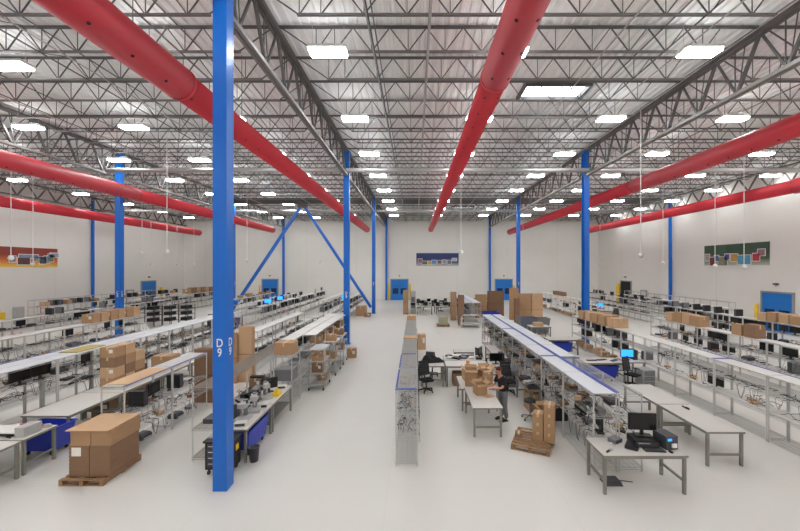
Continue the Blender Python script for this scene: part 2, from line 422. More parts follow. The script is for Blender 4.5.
# ---------------------------------------------------------------- lights
def mk_light():
    o = empty('ceiling_light')
    MB().box(-.6,-.26,.0,.6,.26,.09).box(-.25,-.12,.09,.25,.12,.15).build('housing', M['white'], o)
    MB().box(-.57,-.22,-.08,.57,.22,-.001).build('diffuser', LIGHTM, o)
    MB().box(-.58,-.24,.091,-.3,.24,.1).box(.3,-.24,.091,.58,.24,.1).build('added_uplight', UPM, o)  # glowing slots added on top of the housing to lift the deck brightness
    for s in (-1,1): MB().tube([(s*.5,0,.09),(s*.5,0,.9)], .006, 4).build('hanger', M['wire'], o)
    return o
LK = Kind(mk_light)
lx = [-31.2,-25.4,-18.85,-13.7,-8.45,-2.75,2.95,9,14.6,20.9,26.5]
for i, x in enumerate(lx):
    for n in range(-3, 8):
        y = (12.2+5.35*n) if x < -10 else (11.4+5.15*n)
        if y > 53.5 or y < YF+1: continue
        LK.place((x, y, 11.83), 0, 'glowing rectangular ceiling light, %s from far end in the %s lengthwise line from left' % (od(8-n), od(i+1)), 'light', 'ceiling lights')

# hanging sensors on cords
def mk_sensor(L=5.6):
    o = empty('hanging_sensor')
    MB().tube([(0,0,.1),(0,0,L)], .02, 5).build('cord', M['cord'], o)
    MB().ball((0,0,0), .13, 12).build('sensor_ball', M['cord'], o, True)
    return o
for i, (px, py, Y) in enumerate(((11,258,19),(33,264,26),(142,253,27),(167,252,20),(151,264,38),(177,264,40),(194,264,46),(461,252,20),(583,242,30),(582.5,258,26),(600,263,42),(640.7,255,17),(663,263,30),(715,266,23),(744,267,19.5),(247,261,34),(320,262,40),(523,262,42))):
    k = 360/Y; z = 5+(267-py)/k; x = (px-415)/k
    o = mk_sensor(12.6-z); o.location = (x, Y, z)
    tag(o, 'white ball hanging on a thin white cord, %s from the left' % od(sorted([11,33,142,167,151,177,194,461,583,582.5,600,640.7,663,715,744,247,320,523]).index(px)+1), 'sensor', 'white balls hanging on cords')

# ---------------------------------------------------------------- doors and wall things
def dock_door(n, loc, rz, w, h, mtl, label, panes=2):
    d = empty('door_%d' % n, loc, rz); d['kind'] = 'structure'; d['label'] = label     # faces local -y
    fr = MB().box(-w/2-.12,-.12,0,-w/2,0,h+.12).box(w/2,-.12,0,w/2+.12,0,h+.12).box(-w/2,-.12,h,w/2,0,h+.12)
    fr.build('door_frame', M['frame'], d)
    pn = MB()
    for k in range(6): pn.box(-w/2,-.06,h*k/6+.01,w/2,-.01,h*(k+1)/6-.01)
    pn.box(-w/2,-.04,0,w/2,-.005,h); pn.build('door_panel', mtl, d)
    for s in ((-1,1) if panes == 2 else ()):
        MB().box(s*w*.24-w*.17,-.075,h*.3,s*w*.24+w*.17,-.061,h*.58).build('door_window', M['pane'], d)
        MB().box(s*w*.24-w*.17-.04,-.08,h*.58,s*w*.24+w*.17+.04,-.06,h*.58+.05).build('window_trim', M['bluedoor'], d)
    return d
dock_door(1, (-2.35,YB,0), 0, 2.5, 3.1, M['bluedoor'], 'blue overhead door on the far wall at the end of the central aisle')
dock_door(2, (-21.9,YB,0), 0, 2.3, 3.1, M['bluedoor'], 'blue overhead door on the far wall, left')
dock_door(3, (13.4,YB,0), 0, 2.5, 3.1, M['bluedoor'], 'blue overhead door on the far wall, right')
dock_door(4, (XL,47.1,0), PI/2, 2.4, 3.1, M['bluedoor'], 'blue overhead door on the left wall')
dock_door(5, (XR,27.5,0), -PI/2, 2.3, 3.0, M['bluedoor'], 'blue overhead door on the right wall')
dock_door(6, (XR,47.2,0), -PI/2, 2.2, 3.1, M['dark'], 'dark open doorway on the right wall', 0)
dock_door(7, (XL,44.0,0), PI/2, .9, 2.1, M['white'], 'white personnel door on the left wall', 0)
dock_door(8, (XR,43.5,0), -PI/2, .9, 2.1, M['white'], 'white personnel door on the right wall', 0)
def bollard(x, y, label, h=1.3, r=.11):
    o = empty('bollard', (x, y, 0)); tag(o, label, 'bollard')
    MB().tube([(0,0,0),(0,0,h),(0,0,h+.06)], [r,r,r*.5], 14).build('post', M['yellow'], o, True)
bollard(-3.95, 54.15, 'yellow post left of the far blue door at the aisle end', 2.4); bollard(-.75, 54.15, 'yellow post right of the far blue door at the aisle end', 2.4)
bollard(-34.5, 49, 'yellow post right of the blue door on the left wall', 2.2, .2); bollard(-23.35,54.1,'yellow post left of the left far-wall door', 2.2)
bollard(27.4, 48.55, 'yellow post left of the dark doorway on the right wall', 2.7, .24); bollard(27.45, 28.95, 'yellow post left of the blue door on the right wall', 2.0, .12)
bollard(14.9, 54.1, 'yellow post right of the right far-wall door', 2.2)
for i, (x, y, nm) in enumerate(((-2.35,54.31,'aisle-end far'),(-21.9,54.3,'left far'),(13.4,54.3,'right far'),(XL+.14,47.1,'left wall'),(27.55,27.5,'right wall'),(27.55,47.2,'dark right wall'))):
    o = empty('door_lamp', (x, y, 3.7)); tag(o, 'small dark lamp fixed above the %s door' % nm, 'lamp')
    MB().box(-.1,-.14,-.06,.1,.14,.06).build('lamp_body', M['dgrey'], o); MB().tube([(0,0,-.08),(0,-.04,-.14)], .07, 8).build('lamp_lens', M['lgrey'], o)
def grad_mat(name, top, mid, bot):
    m = bpy.data.materials.new(name); m.use_nodes = True; nt = m.node_tree; b = nt.nodes['Principled BSDF']
    tc = nt.nodes.new('ShaderNodeTexCoord'); s = nt.nodes.new('ShaderNodeSeparateXYZ'); nt.links.new(tc.outputs['Generated'], s.inputs[0])
    r = nt.nodes.new('ShaderNodeValToRGB'); nt.links.new(s.outputs[2], r.inputs[0])
    r.color_ramp.elements[0].position = 0; r.color_ramp.elements[0].color = lin(bot); r.color_ramp.elements[1].position = .62; r.color_ramp.elements[1].color = lin(top)
    e = r.color_ramp.elements.new(.3); e.color = lin(mid)
    nt.links.new(r.outputs[0], b.inputs['Base Color']); b.inputs['Roughness'].default_value = .5
    return m
def mural(loc, rz, w, h, gm, label, cards):
    o = empty('wall_mural', loc, rz); tag(o, label, 'mural')
    MB().box(-w/2,-.05,0,w/2,-.001,h).build('printed_panel', gm, o)
    for k, (cx, cz, cw, ch, c) in enumerate(cards):
        MB().box(w*(cx-.5)-cw/2-.05,-.066,h*cz-ch/2-.05,w*(cx-.5)+cw/2+.05,-.051,h*cz+ch/2+.05).build('picture_border', M['paper'], o)
        p = MB().box(w*(cx-.5)-cw/2,-.075,h*cz-ch/2,w*(cx-.5)+cw/2,-.067,h*cz+ch/2).build('picture', mat('print_%d_%d_%d' % c, c, .5, noise=.5, scale=5), o)
RG = grad_mat('rust_print', (142,58,44), (214,120,50), (232,196,90))
NG = grad_mat('navy_print', (38,52,104), (50,64,112), (190,186,180))
GG = grad_mat('green_print', (52,78,58), (70,92,66), (176,178,164))
mural((XL,31,5.0), PI/2, 8.2, 1.75, RG, 'long rust and yellow picture mural on the left wall', [(.1,.4,1,.6,(90,80,80)),(.28,.38,.7,.6,(130,150,160)),(.52,.4,.5,.5,(120,128,140)),(.63,.3,1.0,.6,(90,60,56)),(.68,.55,1.6,.3,(126,136,160)),(.77,.42,.6,.4,(140,146,158)),(.83,.36,.6,.65,(80,84,92)),(.875,.4,.5,.7,(150,160,170)),(.92,.5,.5,.7,(110,124,116)),(.96,.65,.8,.4,(150,160,186))])
mural((3.4,YB,5.15), 0, 6.4, 1.95, NG, 'long navy picture mural on the far wall', [(.09,.4,.6,.6,(150,90,110)),(.2,.25,.8,.5,(90,110,90)),(.32,.25,.5,.5,(190,150,70)),(.42,.3,.7,.6,(90,140,190)),(.55,.3,.6,.5,(120,90,70)),(.66,.35,.6,.5,(140,140,150)),(.78,.3,.6,.6,(110,110,110)),(.9,.5,.7,.4,(170,180,180))])
mural((XR,31.25,5.15), -PI/2, 6.3, 1.85, GG, 'long green picture mural on the right wall', [(.06,.4,.5,.6,(150,150,140)),(.15,.2,.55,.75,(120,50,60)),(.22,.35,.5,.5,(70,100,150)),(.33,.2,.95,.75,(120,120,100)),(.4,.4,.5,.5,(70,90,160)),(.51,.35,.7,.65,(180,140,70)),(.66,.25,1.2,.75,(80,150,180)),(.83,.35,.6,.6,(180,50,60)),(.9,.55,.6,.5,(150,110,120))])
o = MB().box(-34.9,29.9,.6,-34.8,30.6,1.15).build('wall_board', M['yellow']); tag(o, 'yellow board low on the left wall below the mural', 'board')
o = MB().box(-34.895,31.2,0,-34.6,31.9,1.5).box(-34.6,31.25,.1,-34.57,31.85,1.45).build('electrical_cabinet', M['lgrey']); tag(o, 'pale grey cabinet on the left wall beside the yellow board', 'cabinet')
o = empty('red_trolley', (-34.2,33.2,0)); tag(o, 'small pink-red trolley ladder standing by the left wall', 'trolley')
for s in (-1,1): MB().tube([(0,s*.3,0),(0,s*.3,1.7)], .03, 6).build('upright', M['redp'], o)
for k in range(5): MB().tube([(0,-.3,.2+.33*k),(0,.3,.2+.33*k)], .02, 6).build('rung', M['redp'], o)
for k,(x,y,z,w) in enumerate(((-34.85,20,8.5,.2),)): pass

# ---------------------------------------------------------------- racks
WS = {}
def shelf_mesh(W, L, wm, step=.075):
    k = (W, round(L,2), wm.name, step)
    if k in WS: return WS[k]
    b = MB()
    for z in (0,-.04):
        b.box(0,0,z-.005,W,.01,z+.005).box(0,L-.01,z-.005,W,L,z+.005).box(0,0,z-.005,.01,L,z+.005).box(W-.01,0,z-.005,W,L,z+.005)
    n = int(L/step)
    for i in range(1, n): y = L*i/n; b.box(.005,y-.003,-.003,W-.005,y+.003,.003)
    for f in (.25,.5,.75): b.box(W*f-.004,.005,-.01,W*f+.004,L-.005,-.003)
    WS[k] = b.mesh('shelf', wm); return WS[k]
PM = {}
def post_mesh(H, r):
    if (H,r) not in PM: PM[(H,r)] = MB().tube([(0,0,0),(0,0,.03),(0,0,.031),(0,0,H)], [r*.7,r*.7,r,r], 8).mesh('post', M['post'])
    return PM[(H,r)]
LM = {}
def liner_mesh(W, L, m):
    k = (W, round(L,2), m.name)
    if k not in LM: LM[k] = MB().box(.012,.012,.006,W-.012,L-.012,.022).mesh('shelf_liner', m)
    return LM[k]
SD = dict(C1='left half of double rack', C2='right half of double rack', N='centre aisle wire rack', N2='farther centre aisle rack', F='rack behind long white tables',
 G='third rack right of aisle', H='fourth rack right of aisle', K='fifth rack right of aisle', GF='far white three-level rack', HF='far right rack row', W='right wall wire rack',
 P='rack behind nearest column', P2='left-aisle rack, left half', P3='left-aisle rack, aisle half', S='blue-edged rack behind pallet', S2='second rack left of aisle',
 T='left half of long-table rack', T2='right half of long-table rack', U='rack below column C 8', V='second rack from left wall', WL='left wall wire rack', V2='rack before left wall racks',
 UF='far rack beyond column C 8', TF='far rack behind left brace', SF='far rack beneath blue braces', PF='far rack right of braces', CF1='far double rack, left half', CF2='far double rack, right half',
 Q='short rack under large carton', Q2='low rack beside wire carts')
ROWS = {}
def rack_row(key, desc, x0, x1, y0, n, L=1.83, H=1.9, step=.06, levels=(.12,.85,1.35,1.9), liner=None, wm='wire', r=.018, strips=(), lower_liners=()):
    """a row of n free-standing shelving units, first bay nearest the camera"""
    W = round(x1-x0, 2)-.01
    desc = SD[key]; ROWS[key] = dict(desc=desc, x0=x0, x1=x1, y0=y0, n=n, L=L, lv=levels, liner=liner)
    for i in range(n):
        u = empty('shelving_unit', (x0+.005, y0+i*L+.005, 0)); l = L-.01
        tag(u, '%s wire shelving unit from near end, %s' % (od(i+1), desc), 'shelving', 'shelving units, '+desc)
        for (px, py) in ((.02,.02),(W-.02,.02),(.02,l-.02),(W-.02,l-.02)): inst('post', post_mesh(levels[-1]-.002 if liner else H+.0, r), u, (px,py,0))
        for z in levels: inst('shelf', shelf_mesh(W, l, M[wm], step), u, (0,0,z))
        if liner: inst('shelf_liner', liner_mesh(W, l, M[liner]), u, (0,0,levels[-1]))
        for z in lower_liners: inst('shelf_liner', liner_mesh(W, l, M['white']), u, (0,0,z))
        for (side, b0, b1) in strips:
            if b0 <= i < b1:
                zt = levels[-1]
                bb = {'l': (0,.0,zt+.024,.05,l,zt+.032), 'r': (W-.05,0,zt+.024,W,l,zt+.032), 'f': (0,0,zt+.033,W,.09,zt+.04), 'b': (0,l-.09,zt+.033,W,l,zt+.04)}[side]
                MB().box(*bb).build('edge_strip', M['strip'], u)['label'] = 'blue edge strip'

LV4 = (.12,.85,1.35,1.9)
rack_row('C1', 'white-topped double rack right of centre aisle, left half', 4.33, 4.93, 8.75, 8, liner='whitepl', strips=(('f',2,3),('f',5,6)))
rack_row('C2', 'white-topped double rack right of centre aisle, right half', 4.95, 5.55, 8.75, 8, liner=None, strips=())
for i in range(2, 8):   # plastic sheets over the farther part of the right half
    pass
rack_row('N', 'narrow grey wire rack row in the centre aisle', -.5, .08, 9.0, 7, step=.035, levels=(.12,.7,1.3,1.9), H=1.95, strips=(('f',0,1),('f',2,3),('l',0,2)))
rack_row('N2', 'farther grey wire rack row in the centre aisle', -.5, .1, 37.5, 5, levels=(.12,.7,1.3,1.9), liner=None)
rack_row('F', 'rack row behind the two long white tables', 10.05, 10.7, 8.46, 8, liner='white', r=.024, lower_liners=(.85,), levels=(.1,.8,1.35,1.88), strips=(('r',0,3),('f',2,3)))
rack_row('G', 'third rack row right of the aisle', 14.5, 15.1, 11.2, 6, liner='white', lower_liners=(.85,))
rack_row('H', 'fourth rack row right of the aisle', 20.0, 20.6, 16.5, 7, liner='white')
rack_row('K', 'fifth rack row right of the aisle', 23.2, 23.8, 27, 8, liner='white')
rack_row('GF', 'white three-level rack row beyond the right blue column', 15.4, 16.0, 31.5, 7, liner='white', lower_liners=(.85,1.35), levels=(.12,.85,1.35,1.9))
rack_row('HF', 'far right rack row', 20.6, 21.2, 32, 7, liner='white')
rack_row('W', 'empty wire rack row along the right wall', 25.6, 26.2, 29.4, 8, levels=(.12,.8,1.45,2.1), H=2.15, r=.024)
rack_row('P', 'wire rack row behind the nearest blue column', -5.72, -5.12, 9.2, 3, step=.035, wm='wirebrown', levels=(.12,.85,1.9))
rack_row('P2', 'white-topped rack row left of the aisle, left half', -5.72, -5.12, 14.69, 5, liner='white')
rack_row('P3', 'white-topped rack row left of the aisle, right half', -5.1, -4.5, 16.3, 4, liner='white', levels=(.12,.7,1.3,1.9))
rack_row('S', 'blue-edged rack row behind the cardboard pallet', -8.1, -7.46, 9.25, 2, L=1.85, liner='lgrey', strips=(('r',0,2),), levels=(.12,.6,1.1,1.9))
rack_row('S2', 'second rack row left of the aisle, farther part', -8.1, -7.5, 17.2, 4, liner='white')
rack_row('T', 'white-topped rack row left of the long table', -13.1, -12.5, 8.4, 9, liner='whitepl', strips=(('l',0,4),), levels=(.1,.85,1.35,1.9), r=.024)
rack_row('T2', 'white-topped rack row left of the long table, right half', -12.48, -11.95, 8.4, 9, liner='whitepl', levels=(.1,.85,1.35,1.9), r=.024)
rack_row('U', 'rack row below the blue column marked C 8', -18.3, -17.5, 12.5, 6, liner='white', levels=(.12,.85,1.35,1.9))
rack_row('V', 'second rack row from the left wall', -23.9, -23.3, 19, 8, liner='white')
rack_row('WL', 'tall open rack row along the left wall', -33.4, -32.8, 31, 8, levels=(.12,.8,1.5,2.1), H=2.15, r=.024)
rack_row('V2', 'rack row in front of the left wall racks', -29.4, -28.8, 28, 9, liner='white')
rack_row('UF', 'far rack row beyond the column marked C 8', -17.6, -17.0, 31, 7, liner='white')
rack_row('TF', 'far rack row behind the left brace', -12.4, -11.8, 28, 11, liner='white')
rack_row('SF', 'far rack row beneath the blue braces', -8.9, -8.3, 33, 6, liner='white')
rack_row('PF', 'far rack row right of the blue braces', -6.9, -6.3, 33, 7, liner='white')
SD.update(V3='far left rack with cartons', UM='rack left of brace desk')
rack_row('V3', 'far left rack with cartons', -26.6, -26.0, 33, 8, liner='white')
rack_row('UM', 'rack left of brace desk', -14.6, -14.0, 31, 7, liner='white')
rack_row('CF1', 'far white-topped double rack, left half', 4.2, 4.95, 31, 7, liner='whitepl', strips=(('r',0,7),))
rack_row('CF2', 'far white-topped double rack, right half', 4.97, 5.7, 31, 7, liner='whitepl')
# plastic sheets and tapes on the double rack
for i in range(2, 8):
    s = MB().box(4.97, 8.75+i*1.83+.02, 1.91, 5.53, 8.75+(i+1)*1.83-.02, 1.925).build('shelf_cover', M['whitepl'])
    tag(s, 'white cover sheet on the %s bay of the double rack, right half' % od(i+1), 'cover', 'white cover sheets on the double rack')
o = MB().box(4.88, 8.8, 1.93, 4.99, 23.3, 1.94).build('edge_strip_tape', M['strip']); tag(o, 'long blue tape along the middle of the double rack top', 'tape')
o = MB().box(4.97, 12.1, 1.93, 5.55, 12.22, 1.94).build('edge_strip_tape', M['strip']); tag(o, 'short blue tape across the right half of the double rack top', 'tape')

# ---------------------------------------------------------------- small things
def mk_monitor(glow=False):
    o = empty('monitor')
    MB().box(-.27,-.02,.12,.27,.02,.46).build('monitor_case', M['black'], o)
    MB().box(-.255,-.024,.135,.255,-.0201,.445).build('screen', M['glow'] if glow else M['screen'], o)
    MB().box(-.03,.0,.015,.03,.035,.2).build('stand', M['black'], o)
    MB().box(-.13,-.08,0,.13,.1,.015).build('monitor_base', M['black'], o)
    return o
def mk_bigmon():
    o = mk_monitor()
    for c in o.children: c.scale = (1.15, 1.15, 1.15)
    return o
KBM = Kind(mk_bigmon)
KMON, KGLOW = Kind(mk_monitor), Kind(lambda: mk_monitor(True))
def simple(mesh, name):
    return Kind(lambda: inst(name, mesh))
def mk_tower(m):
    def f():
        o = empty('computer_tower'); MB().box(-.09,-.21,0,.09,.21,.42).build('case', m, o)
        MB().box(-.08,-.216,.02,.08,-.211,.4).box(-.06,-.222,.3,.06,-.216,.34,).build('front_panel', M['dgrey'], o); return o
    return Kind(f)
KTOW = {'black': mk_tower(M['black']), 'grey': mk_tower(M['mgrey'])}
def dev(w, d, h, m, m2=None):
    b = MB().box(-w/2,-d/2,.008,w/2,d/2,h).box(-w/2+.02,-d/2-.004,.015,w/2-.02,-d/2,h-.01,1)
    for sx in (-1,1):
        for sy in (-1,1): b.box(sx*w*.4-.012,sy*d*.4-.012,0,sx*w*.4+.012,sy*d*.4+.012,.008,1)
    return b.mesh('device', [m, m2 or M['dgrey']])
KDEV = {('flat black electronics box', 'box'): simple(dev(.36,.26,.07,M['black']), 'electronics_box'),
        ('small grey electronics box', 'box'): simple(dev(.26,.2,.1,M['mgrey']), 'electronics_box'),
        ('white electronics box', 'box'): simple(dev(.28,.22,.09,M['white']), 'electronics_box'),
        ('dark grey printer', 'printer'): simple(MB().box(-.17,-.15,0,.17,.15,.11).taper(0,0,.11,.16,.17,.15,.13,.1).box(-.12,-.2,.03,.12,-.15,.045,1).mesh('printer', [M['dgrey'],M['lgrey']]), 'printer'),
        ('black keyboard', 'keyboard'): simple(MB().box(-.22,-.08,0,.22,.08,.02).box(-.205,-.068,.02,.205,.06,.028,1).mesh('keyboard', [M['black'],M['dgrey']]), 'keyboard')}
KSM = {('small white network box','box'): simple(dev(.15,.12,.04,M['white'],M['lgrey']), 'network_box'), ('small silver media box','box'): simple(dev(.2,.15,.045,M['lgrey']), 'media_box'),
       ('small black media box','box'): simple(dev(.18,.13,.04,M['black']), 'media_box'),
       ('small tan box','box'): simple(MB().box(-.11,-.08,0,.11,.08,.1).box(-.015,-.081,.1,.015,.081,.101,1).mesh('tan_box',[M['card3'],M['tape']]), 'tan_box'), ('small brown box','box'): simple(MB().box(-.13,-.09,0,.13,.09,.08).box(-.015,-.091,.08,.015,.091,.081,1).mesh('brown_box',[M['card2'],M['tape']]), 'brown_box')}
def mk_tote(m):
    b = MB(); a0,b0,a1,b1,h,t = .15,.2,.19,.25,.2,.012
    b.box(-a0,-b0,0,a0,b0,t)
    for s in (-1,1):
        b.taper(s*(a0), 0, 0, h, t, b0, t, b1); b.taper(0, s*(b0), 0, h, a0, t, a1, t)
    for i in range(len(b.v)):
        x,y,z = b.v[i]
        b.v[i] = (x*(1+z*.9), y*(1+z*.9), z)
    b.box(-.2,-.25,h-.015,-.17,.25,h+.005).box(.17,-.25,h-.015,.2,.25,h+.005).box(-.2,-.25,h-.015,.2,-.225,h+.005).box(-.2,.225,h-.015,.2,.25,h+.005)
    return b.mesh('tote', m)
KTOTE = {'grey': simple(mk_tote(M['mgrey']), 'plastic_tote'), 'blue': simple(mk_tote(M['bin']), 'plastic_tote')}
CB = {}
def carton_me(w, d, h, m, open_=False):
    k = (w,d,h,m.name,open_)
    if k in CB: return CB[k]
    b = MB()
    if not open_:
        b.box(-w/2,-d/2,0,w/2,d/2,h)
    else:
        t = .008
        b.box(-w/2,-d/2,0,w/2,d/2,t).box(-w/2,-d/2,0,-w/2+t,d/2,h).box(w/2-t,-d/2,0,w/2,d/2,h).box(-w/2,-d/2,0,w/2,-d/2+t,h).box(-w/2,d/2-t,0,w/2,d/2,h)
        b.rect((-w/2,0,h),(-w/2-w*.35,0,h+w*.18),d,.008,up=(0,0,1)); b.rect((w/2,0,h),(w/2+w*.35,0,h+w*.16),d,.008)
        b.rect((0,-d/2,h),(0,-d/2-d*.3,h-d*.12),w,.008); b.rect((0,d/2,h),(0,d/2+d*.25,h+d*.2),w,.008)
    me = b.mesh('carton', m)
    tp = MB().box(-.03,-d/2-.002,h-.001,.03,d/2+.002,h+.002).box(-.03,-d/2-.003,h*.7,.03,-d/2-.0005,h).mesh('tape', M['tape'])
    lb = MB().box(w*.12,-d/2-.004,h*.45,w*.12+w*.25,-d/2-.001,h*.8).mesh('paper_label', M['paper'])
    CB[k] = (me, tp, lb); return CB[k]
def carton(loc, w, d, h, label, rz=0, m='card', open_=False, group=None, parts=True, lab=None):
    me, tp, lb = carton_me(w, d, h, M[m], open_)
    o = inst('cardboard_carton', me, None, loc, rz); tag(o, label, 'carton', group)
    if parts:
        if not open_: inst('tape', tp, o)
        if (R.random() < .45 if lab is None else lab): inst('paper_label', lb, o)
    return o
# cable tangles: nobody could count them
CAB = []
for v in range(4):
    b = MB(); rr = random.Random(v+3)
    for c in range(9):
        y = rr.uniform(.05,1.3); x = rr.uniform(-.24,.24); pts = [(x, y, .012)]
        zz = rr.uniform(.02,.26)
        for s in range(7):
            t = (s+1)/7; x = max(-.26,min(.26,x+rr.uniform(-.1,.1))); y = max(.03,min(1.7,y+rr.uniform(-.12,.25)))
            pts.append((x, y, .012+zz*math.sin(PI*t)*rr.uniform(.6,1)))
        b.tube(pts, .007, 4)
    CAB.append(b.mesh('cable_tangle', M['black']))
CABL = []
for v in range(3):   # loops that hang over the front edge
    b = MB(); rr = random.Random(v+33)
    for c in range(4):
        y = rr.uniform(.1,1.5); w = rr.uniform(.1,.3); dz = rr.uniform(.25,.42)
        b.tube([(-.1,y,.012),(.0,y,.012),(.035,y,-.03),(.04,y+w*.3,-dz*.8),(.04,y+w*.6,-dz),(.04,y+w,-dz*.3),(.03,y+w,.0),(-.1,y+w,.012)], .005, 4)
    CABL.append(b.mesh('hanging_cable', M['black']))
LVN = ['bottom','lower','middle','top']
def fill(key, level, kinds, dens, face=-1, bays=None, cables=True, scale_parts=True):
    r = ROWS[key]; W = r['x1']-r['x0']; L = r['L']; z = r['lv'][level]+.004
    lvn = {0:'bottom', len(r['lv'])-1:'top'}.get(level, 'lower' if level == 1 and len(r['lv']) > 3 else 'middle')
    if level == len(r['lv'])-1 and r['liner']: z = r['lv'][level]+.024
    else: z = r['lv'][level]+.026 if key in ('F','G','GF') and level in (1,) or (key=='GF' and level==2) else z
    for i in (bays if bays is not None else range(r['n'])):
        y = r['y0']+i*L+.3; todo = []
        while y < r['y0']+(i+1)*L-.28:
            if R.random() < dens:
                k = R.choice(kinds); todo.append((k, y)); y += {'sm':.27,'mon':.6,'gmon':.6,'tow':.34,'carton':.5,'tote':.48}.get(k, .42)
            else: y += .3
        cnt = {}
        named = []
        for k, y in todo:
            if k == 'mon': nm = 'black monitor'
            elif k == 'tow': nm = 'black computer tower' if R.random() < .6 else 'grey computer tower'
            elif k == 'tote': nm = 'grey plastic tote'
            elif k == 'btote': nm = 'blue plastic tote'
            elif k == 'carton': nm = 'brown carton'
            elif k == 'sm': nm = R.choice(list(KSM))[0]
            else: nm = R.choice(list(KDEV))[0]
            cnt[nm] = cnt.get(nm, 0)+1; named.append((nm, k, y, cnt[nm]))
        for nm, k, y, idx in named:
            pre = (od(idx)+' ') if cnt[nm] > 1 else ''
            lab = '%s%s, %s shelf, %s bay, %s' % (pre, nm, lvn, od(i+1), r['desc'])
            lab = short(lab)
            x = (r['x0']+r['x1'])/2; loc = (x, y, z)
            g = nm+'s on the '+r['desc']
            rz = -PI/2 if face < 0 else PI/2
            if nm == 'black monitor': KMON.place((x, y, z), rz+R.uniform(-.35,.35), lab, 'monitor', g)
            elif 'tower' in nm: KTOW[nm.split()[0]].place(loc, rz, lab, 'computer', g)
            elif 'tote' in nm: KTOTE[nm.split()[0]].place(loc, 0, lab, 'tote', g)
            elif 'small' in nm and 'electronics' not in nm:
                kk = [q for q in KSM if q[0] == nm][0]; KSM[kk].place((x+R.uniform(-.15,.15),y,z), R.uniform(-1,1), lab, kk[1], g)
            elif nm == 'brown carton': carton(loc, .4, .42, R.choice((.26,.34)), lab, rz, R.choice(('card','card2','card3')), group=g, parts=y < 20)
            else:
                kk = [q for q in KDEV if q[0] == nm][0]; KDEV[kk].place(loc, rz+R.uniform(-.2,.2), lab, kk[1], g)
        if cables:
            o = inst('cable_tangle', R.choice(CAB), None, ((r['x0']+r['x1'])/2, r['y0']+i*L+.04, z))
            tag(o, short('tangle of black cables on %s shelf, %s bay, %s' % (lvn, od(i+1), r['desc'])), 'cables', None, 'stuff')
            if cables == 2:
                ex = r['x0'] if face < 0 else r['x1']
                o = inst('hanging_cables', R.choice(CABL), None, (ex, r['y0']+i*L+.04+(0 if face > 0 else 1.75), z), 0 if face > 0 else PI)
                tag(o, short('black cables drooping off %s shelf, %s bay, %s' % (lvn, od(i+1), r['desc'])), 'cables', None, 'stuff')
def short(s):
    for a, b in ((' right of the aisle',' right of aisle'), ('white-topped double rack right of centre aisle,','double rack right of aisle,'), ('white-topped rack row left of the long table','rack left of long table'), ('white-topped rack row left of the aisle','rack left of aisle'),
                 ('white three-level rack row beyond the right blue column','rack beyond right column'), (' of the ',' of '), (' the ',' '), ('the ','')):
        if len(s.replace(',',' ').split()) <= 16: break
        s = s.replace(a, b)
    return s
D = ['dev']
S = ['sm','sm','sm','dev']
fill('C1', 1, S+['mon'], .9, -1, cables=2); fill('C1', 2, S, .95, -1, cables=2); fill('C1', 0, ['carton','tow'], .15, -1, bays=[1,2,3,5,6], cables=False)
fill('C2', 1, S, .8, 1, cables=True); fill('C2', 2, S, .9, 1, cables=True)
fill('N', 1, S, .4, 1, bays=range(1,7), cables=2); fill('N', 2, S, .5, 1, bays=range(1,7), cables=2); fill('N', 1, ['sm'], .2, 1, bays=[0], cables=2); fill('N', 2, ['sm'], .2, 1, bays=[0], cables=2)
fill('F', 1, ['sm','sm','sm','mon'], .4, -1, cables=True, bays=range(0,4)); fill('F', 2, ['sm','sm','mon'], .35, -1, cables=2, bays=range(0,4))
fill('F', 1, S+['tow'], .5, -1, bays=[4,5,6,7]); fill('F', 2, ['mon','mon','tow'], .85, -1, bays=[5,6,7]); fill('F', 0, ['carton'], .6, -1, bays=[5,6,7], cables=False)
fill('G', 1, S+['mon','tow'], .9, -1, cables=2); fill('G', 2, S+['mon','mon'], .9, -1, cables=2)
fill('H', 1, D+['mon','tow'], .8, -1); fill('H', 2, ['mon','mon','tow'], .9, -1); fill('H', 3, D+['tow'], .5, -1, bays=[3,4,5,6], cables=False)
fill('K', 2, D+['tow'], .8, -1); fill('K', 3, D, .5, -1, bays=[4,5,6])
fill('GF', 1, ['sm','tow'], .3, -1, cables=False); fill('GF', 2, ['sm'], .4, -1, cables=False); fill('GF', 0, ['carton'], .5, -1, cables=False)
fill('HF', 1, D, .9, -1); fill('HF', 2, D+['tow'], .9, -1, cables=False); fill('HF', 3, D+['mon'], .9, -1)
fill('P', 1, D+['tow'], .3, 1, bays=[1,2])
fill('P2', 2, D+['tow'], .7, 1, cables=False)
fill('P3', 1, ['carton'], .7, 1, cables=False); fill('P3', 2, ['carton','dev'], .8, 1, cables=False)
fill('S', 1, S, .95, 1, cables=2); fill('S', 2, ['mon','sm','sm','tow','dev'], .9, 1, cables=2); fill('S', 0, D, .4, 1, cables=False)
fill('S2', 2, S+['mon'], .9, 1); fill('S2', 1, D, .8, 1)
fill('T', 2, S+['mon'], .45, 1); fill('T2', 2, S+['mon'], .45, 1, cables=2); fill('T2', 1, D, .5, 1, cables=2, bays=range(2,9)); fill('T', 1, D, .3, 1)
fill('U', 2, ['mon','dev','sm','sm'], .85, 1, cables=2); fill('U', 1, S+['tote'], .8, 1)
fill('V', 2, ['mon','dev'], .8, 1); fill('V', 3, D+['tow'], .5, 1, cables=False, bays=[2,3,4,5,6,7]); fill('V', 1, S, .8, 1)
fill('V2', 2, S+['mon'], .8, 1, cables=False); fill('V2', 3, D+['tow','carton'], .7, 1)
fill('WL', 1, S, .9, 1, cables=False); fill('WL', 2, D+['tote'], .6, 1, cables=False)
fill('UF', 2, D+['tow'], .8, 1, cables=False); fill('UF', 3, ['dev','carton'], .5, 1, cables=False)
